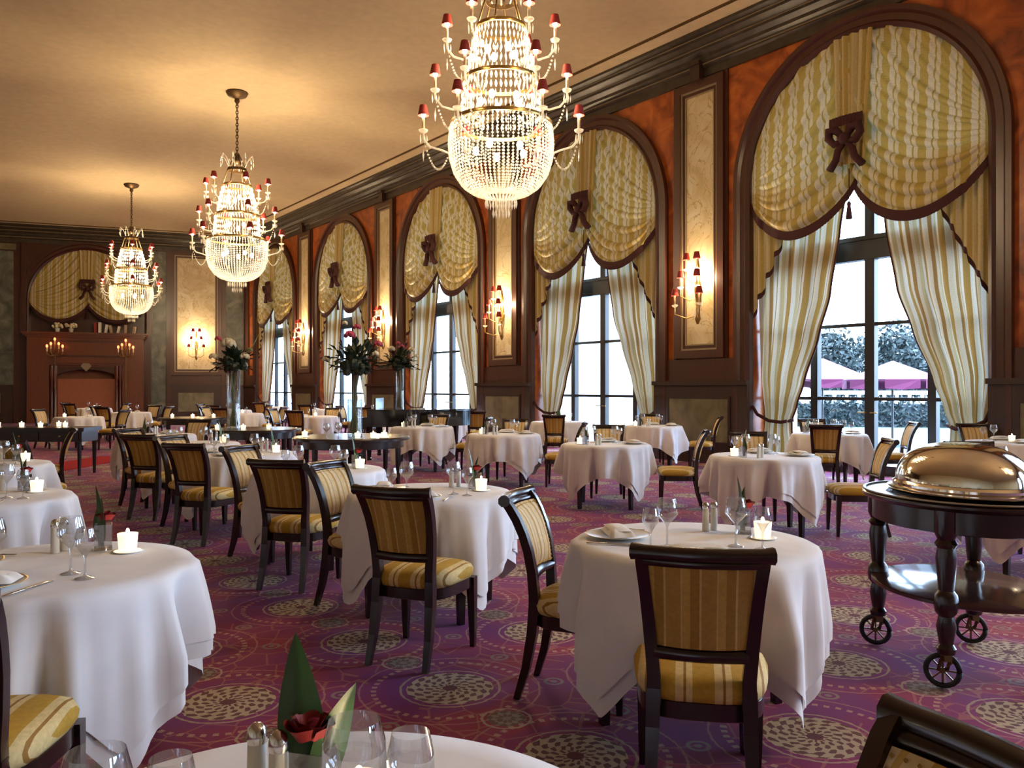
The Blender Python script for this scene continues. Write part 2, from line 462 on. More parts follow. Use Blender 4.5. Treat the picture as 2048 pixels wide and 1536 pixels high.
X0, Y0 = -9.0, -15.0
fl = MB().add([(X0,Y0,0),(D+0.7,Y0,0),(D+0.7,46,0),(X0,46,0)], [(0,1,2,3)]).build('floor', M['carpet']); struct(fl)
ce = MB().add([(X0,Y0,CEIL),(D+0.1,Y0,CEIL),(D+0.1,46,CEIL),(X0,46,CEIL)], [(3,2,1,0)]).build('ceiling', M['ceiling']); struct(ce)
wl = MB().box(X0-0.2, X0, Y0, 46, 0, CEIL).build('wall_left', M['cream']); struct(wl)
wf = MB().box(X0, D+0.7, Y0-0.2, Y0, 0, CEIL).build('wall_front', M['cream']); struct(wf)

def arch_pts(yc, half, zs, n=28):
    return [(yc + half*cos(pi*k/n), zs + half*sin(pi*k/n)) for k in range(n+1)]

def wall_with_arches(name, y0, y1, arches, mat, reveal=0.6, zbot=0.0):
    """arches: list of (yc, half, spring, zbottom)"""
    mb = MB()
    y = y0
    for (yc, half, zs, zb) in arches:
        mb.add([(0,y,0),(0,yc-half,0),(0,yc-half,CEIL),(0,y,CEIL)], [(0,1,2,3)])
        ap = arch_pts(yc, half, zs)
        for k in range(len(ap)-1):
            (ya, za), (yb, zb2) = ap[k], ap[k+1]
            mb.add([(0,ya,za),(0,ya,CEIL),(0,yb,CEIL),(0,yb,zb2)], [(0,1,2,3)])
        if zb > 0:
            mb.add([(0,yc-half,0),(0,yc+half,0),(0,yc+half,zb),(0,yc-half,zb)], [(0,1,2,3)])
        path = [(yc+half, zb)] + ap + [(yc-half, zb)]
        for k in range(len(path)-1):
            (ya, za), (yb, zb2) = path[k], path[k+1]
            mb.add([(0,ya,za),(0,yb,zb2),(reveal,yb,zb2),(reveal,ya,za)], [(0,1,2,3)])
        y = yc+half
    mb.add([(0,y,0),(0,y1,0),(0,y1,CEIL),(0,y,CEIL)], [(0,1,2,3)])
    return struct(mb.build(name, mat))

WR = wall_with_arches('wall_right', Y0, END_Y, [(yc, HALF, SPRING, 0) for yc in WIN_C], M['orange'])
WR.location = (D, 0, 0)
ARCH_C, ARCH_H, ARCH_S = 6.26, 2.18, 5.02
WB = wall_with_arches('wall_back', 0.0, 23.0, [(ARCH_C, ARCH_H, ARCH_S, 3.7)], M['mahogany'], reveal=0.45)
WB.location = (D, END_Y, 0); WB.rotation_euler = (0, 0, THETA)

# archivolt mouldings
PROF = [(-0.015,0.06),(-0.015,-0.05),(0.05,-0.10),(0.09,-0.055),(0.19,-0.055),(0.23,-0.105),(0.31,-0.105),(0.31,0.02)]
def archivolt(parent, yc, half, zs, zb, name='archivolt'):
    path = [((0,yc+half,zb),(0,1,0),(1,0,0)),((0,yc+half,zs*0.5+zb*0.5),(0,1,0),(1,0,0))]
    n = 36
    for k in range(n+1):
        a = pi*k/n
        path.append(((0,yc+half*cos(a),zs+half*sin(a)),(0,cos(a),sin(a)),(1,0,0)))
    path += [((0,yc-half,zs*0.5+zb*0.5),(0,-1,0),(1,0,0)),((0,yc-half,zb),(0,-1,0),(1,0,0))]
    return MB().sweep(path, PROF).build(name, M['mahogany'], parent, smooth=True, angle=35)
for yc in WIN_C: archivolt(WR, yc, HALF, SPRING, 0.0)
archivolt(WB, ARCH_C, ARCH_H, ARCH_S, 3.7)

def frame_bars(mb, y0, y1, z0, z1, w, xa, xb):
    mb.box(xa, xb, y0, y0+w, z0, z1); mb.box(xa, xb, y1-w, y1, z0, z1)
    mb.box(xa, xb, y0+w, y1-w, z0, z0+w); mb.box(xa, xb, y0+w, y1-w, z1-w, z1)
    return mb
def marble_panel(parent, yc, half, z0, z1, mat='cream'):
    frame_bars(MB(), yc-half, yc+half, z0, z1, 0.15, -0.10, 0).build('panel_frame', M['mahogany'], parent)
    frame_bars(MB(), yc-half+0.15, yc+half-0.15, z0+0.15, z1-0.15, 0.035, -0.075, 0).build('panel_bead', M['frame_line'], parent)
    frame_bars(MB(), yc-half+0.185, yc+half-0.185, z0+0.185, z1-0.185, 0.06, -0.045, 0).build('panel_bead', M['mahogany'], parent)
    frame_bars(MB(), yc-half+0.245, yc+half-0.245, z0+0.245, z1-0.245, 0.025, -0.055, 0).build('panel_bead', M['frame_line'], parent)
    MB().box(-0.03, 0, yc-half+0.27, yc+half-0.27, z0+0.27, z1-0.27).build('marble_panel', M[mat], parent)
def dado(parent, y0, y1):
    MB().box(-0.10, 0, y0, y1, 0, 1.48).box(-0.13, 0, y0, y1, 0, 0.22).box(-0.16, 0, y0-0.01, y1+0.01, 1.48, 1.56).build('dado', M['dado'], parent)
    yc = (y0+y1)/2; h = max(0.25, (y1-y0)/2 - 0.42)
    frame_bars(MB(), yc-h-0.05, yc+h+0.05, 0.36, 1.27, 0.05, -0.125, -0.10).build('panel_bead', M['dado'], parent)
    MB().box(-0.112, -0.10, yc-h, yc+h, 0.41, 1.22).build('dado_panel', M['olive'], parent)
piers = [(WIN_C[i]+HALF, WIN_C[i+1]-HALF) for i in range(NW-1)] + [(Y0, WIN_C[0]-HALF), (WIN_C[NW-1]+HALF, END_Y)]
for i, (a, b) in enumerate(piers):
    if i < NW:
        dado(WR, a, b)
    else:
        MB().box(-0.10, 0, a, b, 0, 1.48).box(-0.16, 0, a, b, 1.48, 1.56).build('dado', M['dado'], WR)
    MB().box(-0.055, 0, a+0.31, b-0.31 if i < NW else b, 1.56, 1.98).build('wood_rail', M['mahogany'], WR)
    if i < NW-1:
        m = (a+b)/2
        marble_panel(WR, m, 0.60, 2.0, 7.32)
        for s in (-1, 1):   # slim mahogany stops between the marble strips and the frame
            MB().box(-0.045, 0, m+s*0.60, m+s*0.66, 1.98, 7.36).build('wood_stile', M['mahogany'], WR)
    if i == NW:
        MB().box(-0.05, 0, b-0.55, b, 1.98, 7.36).build('wood_stile', M['mahogany'], WR)

# cornice and frieze
def cornice(name, y0, y1, loc, rz):
    prof = [(0.0,7.36),(-0.06,7.36),(-0.06,7.52),(-0.10,7.55),(-0.10,7.62),(-0.17,7.66),(-0.17,7.72),(-0.26,7.78),(-0.30,7.78),(-0.30,7.84),(-0.42,7.90),(-0.46,7.90),(-0.46,7.96),(-0.55,8.0),(-0.55,CEIL),(0.0,CEIL)]
    mb = MB(); n = len(prof)
    mb.add([(x,y0,z) for x,z in prof]+[(x,y1,z) for x,z in prof], [(k,(k+1)%n,n+(k+1)%n,n+k) for k in range(n)])
    o = mb.build(name, M['cornice']); o.location = loc; o.rotation_euler = (0,0,rz); struct(o)
    bd = MB()
    for (x, z) in ((-0.105,7.585),(-0.31,7.81),(-0.47,7.93)): bd.box(x-0.012, x, y0, y1, z-0.008, z+0.008)
    bd.build('beading', M['frame_line'], o)
    return o
co = cornice('trim_1', Y0, END_Y+0.3, (D,0,0), 0)
k = 0
for i in range(len(WIN_C)-1):    # carved blocks over each pier panel
    m = (WIN_C[i]+WIN_C[i+1])/2
    MB().box(-0.2, 0, m-0.12, m+0.12, 7.30, 7.64).box(-0.24, 0, m-0.14, m+0.14, 7.58, 7.64).build('bracket', M['dado'], co)
cornice('trim_2', -0.3, 23.0, (D,END_Y,0), THETA)
o = MB().box(-0.99, -0.95, Y0, END_Y, CEIL-0.035, CEIL).build('trim_3', M['chain']); o.location = (D,0,0); struct(o)
o = MB().box(-0.99, -0.95, 0.9, 23, CEIL-0.035, CEIL).build('trim_4', M['chain']); o.location = (D,END_Y,0); o.rotation_euler = (0,0,THETA); struct(o)

# far wall lining
def slab(y0, y1, z0, z1, mat, nm='marble_panel', x=-0.04):
    return MB().box(x, 0, y0, y1, z0, z1).build(nm, M[mat], WB)
slab(0.10, 0.86, 1.56, 7.3, 'green'); slab(3.25, 3.85, 0.3, 7.3, 'green'); slab(8.98, 12.5, 1.56, 7.0, 'green')
slab(8.9, 12.5, 7.05, 7.30, 'olive', 'marble_band', -0.07)
marble_panel(WB, 2.03, 1.03, 1.98, 7.32)
dado(WB, 0.9, 3.18); dado(WB, 9.0, 12.5)
MB().box(-0.10, 0, 0.05, 0.9, 0, 1.48).box(-0.16, 0, 0.05, 0.9, 1.48, 1.56).build('dado', M['dado'], WB)
for y in (0.9, 3.12, 3.92, 8.6): MB().box(-0.14, 0, y-0.09, y+0.09, 0, 7.36).build('pilaster', M['mahogany'], WB)
MB().add([(0.45,ARCH_C-2.3,3.6),(0.45,ARCH_C+2.3,3.6),(0.45,ARCH_C+2.3,7.4),(0.45,ARCH_C-2.3,7.4)], [(0,1,2,3)]).build('niche_back', M['mahogany'], WB)

# ------------------------------------------------------------------ fireplace (stands against the far wall)
fp = empty('fireplace', (D,END_Y,0), THETA)
tag(fp, 'tall carved wooden fireplace under the swagged arch on the far wall', 'fireplace')
fa, fb = 4.12, 8.42
MB().box(-0.55,0,fa,fa+0.80,0,3.50).build('pilaster', M['fireplace'], fp)
MB().box(-0.55,0,fb-0.80,fb,0,3.50).build('pilaster', M['fireplace'], fp)
MB().box(-0.50,0,fa+0.80,fb-0.80,2.30,3.50).build('overmantel', M['fireplace'], fp)
mb = MB().box(-0.62,0.42,fa-0.05,fb+0.05,3.50,3.58).box(-0.70,0.42,fa-0.12,fb+0.12,3.58,3.64).box(-0.76,0.42,fa-0.16,fb+0.16,3.64,3.71)
mb.build('mantel_shelf', M['fireplace'], fp)
frame_bars(MB(), fa+0.85, fb-0.85, 2.72, 3.38, 0.06, -0.55, -0.5).build('frieze_moulding', M['mahogany'], fp)
MB().box(-0.53,-0.5,fa+0.91,fb-0.91,2.78,3.32).build('frieze_panel', M['fireplace'], fp)
MB().box(-0.66,0,fa+0.72,fb-0.72,2.46,2.56).box(-0.60,0,fa+0.76,fb-0.76,2.38,2.46).build('lower_shelf', M['fireplace'], fp)
# arched hood of the opening
hood = []
n = 14; ya, yb = fa+0.95, fb-0.95
for k in range(n+1):
    t = k/n; hood.append((ya+(yb-ya)*t, 1.86+0.34*sin(pi*t)**0.6))
poly_x(MB(), hood + [(yb,2.38),(ya,2.38)], -0.46, 0).build('hood', M['mahogany'], fp)
poly_x(MB(), [(ARCH_C-0.2,2.32),(ARCH_C,2.12),(ARCH_C+0.2,2.32),(ARCH_C+0.12,2.46),(ARCH_C-0.12,2.46)], -0.62,-0.4).build('keystone', M['frame_line'], fp)
for y in (fa+0.88, fa+1.02, fb-1.02, fb-0.88):
    MB().lathe([(0.075,0),(0.075,0.15),(0.05,0.2),(0.05,1.75),(0.075,1.82),(0.075,2.35)], 10, (-0.48,y,0)).build('column', M['fireplace'], fp, True, 40)
MB().box(-0.06,-0.02,ya-0.1,yb+0.1,0,2.3).build('firebox_back', M['firebrick'], fp)
scr = MB().box(-0.30,-0.26,ya+0.15,yb-0.15,0.10,1.75).box(-0.34,-0.24,ya+0.12,ya+0.17,0,1.8).box(-0.34,-0.24,yb-0.17,yb-0.12,0,1.8).box(-0.33,-0.25,ya+0.12,yb-0.12,1.75,1.81)
o = scr.build('fire_screen', plain('copper_board', (0.30,0.10,0.05), 0.35)); o.location = fp.location; o.rotation_euler = fp.rotation_euler
tag(o, 'polished copper-brown fire screen board standing in the fireplace opening', 'fire screen')

def wall_pt(u, x, z=0):     # far-wall local to world
    return (D + cos(THETA)*x - sin(THETA)*u, END_Y + sin(THETA)*x + cos(THETA)*u, z)
# ornaments on the mantel shelf
def pot(u, label):
    r = empty('flower_pot', wall_pt(u, -0.35, 3.71), THETA); tag(r, label, 'flower pot', 'pots on the mantel')
    MB().lathe([(0.07,0),(0.10,0.16),(0.11,0.17)], 10).build('pot', M['china'], r, True)
    f = MB()
    for k in range(16): f.ball((random.uniform(-.15,.15),random.uniform(-.2,.2),0.2+random.uniform(0,.16)), 0.06, 6, 4)
    tag(f.build('bloom', M['whitefl'], r, True), kind='stuff')
pot(7.35, 'bushy white flower pot at the left end of the mantel shelf')
pot(6.85, 'white flower pot right of the leftmost one on the mantel')
hs = [(0.42,'red'),(0.44,'cream'),(0.36,'cream'),(0.34,'tan'),(0.30,'cream'),(0.36,'tan'),(0.3,'tan')]
u = 5.95
for k, (hh, cn) in enumerate(hs):
    mat = {'red': M['shade'], 'cream': M['napkin'], 'tan': M['book']}[cn]
    b = empty('book', wall_pt(u, -0.2, 3.725), THETA)
    MB().box(-0.14,0.12,-0.05,-0.04,0,hh).box(-0.14,0.12,0.04,0.05,0,hh).box(-0.15,-0.14,-0.05,0.05,0,hh).build('cover', mat, b)
    MB().box(-0.135,0.11,-0.04,0.04,0.01,hh-0.01).build('pages', M['napkin'], b)
    b.rotation_euler = (radians([0,0,8,-10,12,0,9][k]), 0, THETA)
    tag(b, 'upright %s book, number %s from the left on the mantel shelf' % (cn, ['one','two','three','four','five','six','seven'][k]), 'book', 'books on the mantel')
    u -= [0.16,0.22,0.22,0.24,0.3,0.3,0][k]
# gilt torcheres with red candles either side of the hearth
for (u, lab) in ((7.35,'left'), (4.75,'right')):
    t = empty('candelabrum', wall_pt(u, -0.95), THETA); tag(t, 'tall gilt candelabrum with glowing red candles, %s of the hearth' % lab, 'candelabrum', 'hearth candelabra')
    MB().lathe([(0.20,0),(0.20,0.04),(0.05,0.12),(0.025,0.3),(0.02,1.4),(0.045,1.5),(0.02,1.6),(0.02,2.75),(0.05,2.85)], 10).build('stand', M['chain'], t, True, 40)
    for k in range(5):
        y = (k-2)*0.14; z = 3.0 + (0.28 if k == 2 else (0.10 if k in (1,3) else 0))
        a = MB().tube([(0,0,2.75),(0,y*0.6,2.72),(0,y,z-0.2),(0,y,z-0.1)], 0.018, 6).build('arm', M['brass'], t, True)
        MB().lathe([(0.028,z-0.1),(0.028,z+0.06)], 8, (0,y,0)).build('candle', M['ivory'], a)
        MB().ball((0,y,z+0.12), 0.045, 8, 6, 1.5).build('flame', M['redcandle'], a, True)

# ------------------------------------------------------------------ windows
def make_window():
    w = empty('window_1')
    X = 0.42
    path = [((X,HALF,0.0),(0,-1,0),(1,0,0))]
    for k in range(25):
        a = pi*k/24; path.append(((X,HALF*cos(a),SPRING+HALF*sin(a)),(0,-cos(a),-sin(a)),(1,0,0)))
    path.append(((X,-HALF,0.0),(0,1,0),(1,0,0)))
    MB().sweep(path, [(-0.02,0),(0.09,0),(0.09,0.1),(-0.02,0.1)]).build('frame', M['winframe'], w)
    cols = [(-1.02,0.065),(0.0,0.085),(1.02,0.065)]
    for (y, hw) in cols:
        zt = SPRING + sqrt(HALF**2-y*y) - 0.05
        MB().box(X-0.02, X+0.10, y-hw, y+hw, 0.0, zt).build('mullion', M['winframe'], w)
    MB().box(X-0.05, X+0.12, -HALF, HALF, 3.54, 3.90).box(X-0.08, X+0.12, -HALF, HALF, 3.86, 3.93).build('transom', M['winframe'], w)
    MB().box(X-0.02, X+0.10, -HALF, HALF, 0, 0.16).build('bottom_rail', M['winframe'], w)
    for z in (1.245, 2.475):
        MB().box(X, X+0.08, -HALF, HALF, z-0.028, z+0.028).build('glazing_bar', M['winframe'], w)
    ys = [-HALF+0.05,-1.02,0,1.02,HALF-0.05]; zs = [0.16,1.245,2.475,3.54]
    for i in range(4):
        for j in range(3):
            MB().box(X+0.04, X+0.046, ys[i]+0.05, ys[i+1]-0.05, zs[j]+0.02, zs[j+1]-0.02).build('pane', M['pane'], w)
        a, b = ys[i]+0.05, ys[i+1]-0.05
        top = [(a+(b-a)*t/8, SPRING+sqrt(max(0.0,HALF**2-(a+(b-a)*t/8)**2))-0.06) for t in range(8,-1,-1)]
        poly_x(MB(), [(a,3.93),(b,3.93)]+top, X+0.04, X+0.046).build('pane', M['pane'], w)
    for s in (-1, 1):
        h = MB().tube([(X-0.03,s*0.05,1.02),(X-0.09,s*0.05,1.02),(X-0.09,s*0.05+s*0.12,1.02)], 0.011, 6).build('handle', M['brass'], w, True)
    return w
w0 = make_window(); struct(w0)
wins = [w0]
for i in range(1, NW): wins.append(copy_tree(w0))
order = [3,4,5,6,7,2,1,0]
for n, i in enumerate(order):
    w = wins[n]; w.name = 'window_%d' % (n+1); w.location = (D, WIN_C[i], 0)

# ------------------------------------------------------------------ curtains
def lerp_tab(tab, z):
    if z >= tab[0][0]: return tab[0][1]
    for (za, a), (zb, b) in zip(tab, tab[1:]):
        if z >= zb: t = (z-zb)/(za-zb); t = t*t*(3-2*t)*0.4 + t*0.6; return b+(a-b)*t
    return tab[-1][1]
def make_valance(half=HALF, spring=SPRING, side_tails=True, zs=0.0):
    r = empty('swag_valance')
    hem = lambda s: 4.80+0.05*s + zs - 0.74*(max(0.0,4*s*(1-s)))**0.8
    for sg in (1, -1):
        def surf(s, v, sg=sg):
            y = sg*((half-0.004)*(1-s) - 0.05*s)
            zt = spring + sqrt(max(0, half**2-y*y)) - 0.005
            zb = hem(s); z = zt + (zb-zt)*v
            bell = 4*s*(1-s)
            den = 1-0.84*(1-s)+0.17*bell          # fold lines hang between the bow and the jamb
            q = (z-4.85-zs+0.74*bell)/den
            ph = (q + 0.05*sin(6*s+2.1*q))/0.25
            cell = floor(ph)
            wob = 0.60+0.40*sin(cell*2.7+1.5*s+sg)
            amp = (0.105 + 0.055*v)*wob*min(1.0, den*1.1)
            if s < 0.05: amp *= s/0.05
            fold = abs(sin(pi*ph))**0.45
            x = 0.02 - 0.22*sin(pi*min(1,s*1.02))*v**0.8*(1-0.25*v) - amp*fold
            return (x, y, z)
        f = MB().grid(surf, 52, 300)
        sw = f.build('swag', M['swag'], r, smooth=True)
        n = 60; fr = MB()
        def fe(u, v, sg=sg):
            p = surf(u, 1.0); return (p[0]-0.012-0.01*sin(u*260)*v, p[1], p[2]+0.02-0.165*v)
        fr.grid(fe, 90, 2); fr.build('fringe', M['fringe'], sw, smooth=True)
    # pleated centre jabot
    def jab(u, v):
        wdt = 0.34 - 0.10*v
        y = (u-0.5)*2*wdt; z = spring+half-0.02 + (5.02+zs-(spring+half-0.02))*v
        zt = spring + sqrt(max(0, half**2-y*y))-0.01
        return (-0.10-0.05*v-0.035*sin(u*pi*9), y, min(z, zt))
    MB().grid(jab, 54, 14).build('jabot', M['tail'], r, smooth=True)
    bw = MB()
    for sg in (1, -1):
        bw.tube([(-0.30,0,5.40+zs),(-0.36,sg*0.13,5.54+zs),(-0.36,sg*0.25,5.56+zs),(-0.34,sg*0.27,5.44+zs),(-0.33,sg*0.18,5.33+zs),(-0.30,0,5.36+zs)], [0.04,0.085,0.085,0.08,0.075,0.04], 7, squash=0.8)
        bw.tube([(-0.30,0,5.36+zs),(-0.32,sg*0.12,5.22+zs),(-0.31,sg*0.16,5.08+zs),(-0.29,sg*0.28,4.94+zs)], [0.05,0.075,0.075,0.085], 7, squash=0.7)
    bw.ball((-0.33,0,5.39+zs), 0.10, 8, 6); bw.grid(lambda u, v: (-0.30-0.04*sin(pi*u)-0.01*sin(u*60), (u-0.5)*0.58, 5.76+zs-0.16*v), 40, 2)
    bw.build('bow', M['fringe'], r, smooth=True)
    ta = MB().tube([(-0.15,0.03,4.95+zs),(-0.15,0.03,4.42+zs)], 0.008, 5); ta.lathe([(0.015,4.42),(0.035,4.39),(0.03,4.34),(0.055,4.14),(0.0,4.14)], 8, (-0.15,0.03,zs), cap=False)
    ta.build('tassel', M['fringe'], r, smooth=True)
    if side_tails:
        for sg in (1, -1):
            def low(u):
                st = floor(u*4.0); fr_ = u*4.0-st
                return 4.20 - 0.36*st - 0.36*(fr_ if fr_ > 0.35 else fr_*0.3)
            def tl(u, v, sg=sg):
                y = sg*(1.30+0.72*u); zt = 4.95; zb = low(min(u,0.9999)); z = zt+(zb-zt)*v
                return (0.055-0.045*sin(u*pi*8)-0.03*(1-u), y, z)
            t = MB().grid(tl, 48, 16, lambda u, v: (u*1.1, v)).build('tail', M['tail'], r, smooth=True)
            def tf(u, v, sg=sg):
                p = tl(u, 1.0); return (p[0]-0.012, p[1], p[2]+0.015-0.10*v)
            MB().grid(tf, 48, 2).build('fringe', M['fringe'], t, smooth=True)
    return r
TAB = [(4.9,1.75),(4.0,1.62),(3.0,1.44),(2.3,1.20),(1.56,0.90),(1.1,0.66),(0.85,0.52),(0.7,0.55),(0.35,0.66),(0.0,0.72)]
def make_drape(sg):
    r = empty('curtain_drape')
    def dr(u, v):
        z = 4.95*(1-v)+0.015
        w = lerp_tab(TAB, z); y0 = 2.02 - (0.12*max(0, 1-abs(z-0.85)/0.7))
        gather = 1-w/1.75
        y = sg*(y0 - w*u)
        a = 0.055 + 0.02*gather
        x = 0.20 + a*sin(u*2*pi*6+0.6*sin(z*1.3)) + 0.02*sin(u*2*pi*3+1) + 0.05*gather
        return (x, y, z)
    p = MB().grid(dr, 96, 44, lambda u, v: (u*2.3, v*5)).build('panel', M['drape'], r, smooth=True)
    e = [dr(1.0, k/60) for k in range(61)]
    MB().tube([(x-0.01,y,z) for x,y,z in e], 0.018, 5).build('edging', M['fringe'], r, smooth=True)
    MB().tube([(0.02,sg*2.03,1.10),(0.06,sg*1.95,0.95),(0.08,sg*1.72,0.84),(0.12,sg*1.50,0.82),(0.26,sg*1.33,0.86)], 0.03, 6).build('tieback', M['fringe'], r, smooth=True)
    return r
place = ['nearest', 'second', 'third', 'fourth', 'farthest']
v0 = make_valance(); dl0 = make_drape(1); dr0 = make_drape(-1)
for i in range(5):
    for proto, nm, lab, cat, grp in ((v0, 'swag_valance', 'gold striped swag valance with burgundy bow and fringe in the %s window' % place[i], 'valance', 'window valances'),
                             (dl0, 'curtain_drape', 'striped drape tied back on the left side of the %s arched window' % place[i], 'curtain', 'window drapes'),
                             (dr0, 'curtain_drape', 'striped drape tied back on the right side of the %s arched window' % place[i], 'curtain', 'window drapes')):
        o = proto if i == 0 else copy_tree(proto)
        o.location = (D, WIN_C[i+3], 0); tag(o, lab, cat, grp)
vb = make_valance(ARCH_H, ARCH_S, False, 0.18)
vb.location = (D + cos(THETA)*0.05 - sin(THETA)*ARCH_C, END_Y + sin(THETA)*0.05 + cos(THETA)*ARCH_C, 0); vb.rotation_euler = (0,0,THETA)
tag(vb, 'gold striped swag valance hanging in the arch above the fireplace', 'valance')

# ================================================================== LAMPS
def point(parent, loc, power, radius=0.08, col=(1.0,0.73,0.42)):
    ld = bpy.data.lights.new('lamp_light', 'POINT'); ld.energy = power; ld.color = col; ld.shadow_soft_size = radius
    lo = bpy.data.objects.new('lamp_light', ld); C.objects.link(lo); lo.location = loc; lo.parent = parent
    return lo
SHADE_ME = MB().lathe([(0.072,-0.065),(0.046,0.065)], 14, cap=False).mesh('lamp_shade', M['shade'], True)
BULB_ME = MB().ball((0,0,0), 0.030, 8, 6, 1.3).mesh('bulb', M['bulb'], True)
CANDLE_ME = MB().lathe([(0.017,-0.24),(0.017,-0.06)], 8).mesh('candle', M['ivory'], True)
PAN_ME = MB().lathe([(0.012,-0.29),(0.05,-0.27),(0.062,-0.245),(0.055,-0.24),(0.018,-0.25)], 12, cap=False).mesh('drip_pan', M['crystal'], True)

def make_sconce():
    r = empty('wall_sconce')
    MB().lathe([(0.02,-0.95),(0.06,-0.85),(0.035,-0.7),(0.05,-0.5),(0.075,-0.3),(0.04,-0.05),(0.05,0.1),(0.015,0.3)], 10, (-0.07,0,0)).build('backplate', M['brass'], r, True)
    bd = MB()
    for k in range(26): bd.octa((-0.16+random.uniform(-.08,.06), random.uniform(-.22,.22), random.uniform(-0.85,-0.25)), 0.014, 0.05)
    tag(bd.build('crystal_drops', M['crystal'], r), kind='stuff')
    for (z, p, w) in ((0.34,0.25,0.13),(0.0,0.33,0.20),(-0.34,0.38,0.30)):
        for s in (-1, 1):
            a = MB().tube([(-0.07,0,z-0.45),(-p*0.6,s*w*0.5,z-0.50),(-p,s*w,z-0.42),(-p,s*w,z-0.26)], 0.012, 6).build('arm', M['brass'], r, True)
            for nm, me in (('drip_pan',PAN_ME),('candle',CANDLE_ME),('lamp_shade',SHADE_ME)):
                from_mesh(nm, me, a, (-p,s*w,z))
            from_mesh('bulb', BULB_ME, a, (-p,s*w,z-0.01))
    return r
sc0 = make_sconce()
names5 = ['between the nearest and second windows','between the second and third windows','between the third and fourth windows','between the fourth and farthest windows']
spots = [((D-0.03,(WIN_C[i+3]+WIN_C[i+4])/2,3.60), 0.0, 'six-light crystal wall sconce with red shades '+names5[i]) for i in range(4)]
spots.append((wall_pt(2.03,-0.03,3.60), THETA, 'six-light crystal wall sconce with red shades on the far wall'))
for i, (loc, rz, lab) in enumerate(spots):
    o = sc0 if i == 0 else copy_tree(sc0)
    o.location = loc; o.rotation_euler = (0,0,rz); tag(o, lab, 'sconce', 'wall sconces')
    for sy in (-0.14, 0.14): point(o, (-0.15,sy,-0.05), P_SCONCE*0.5, 0.05)

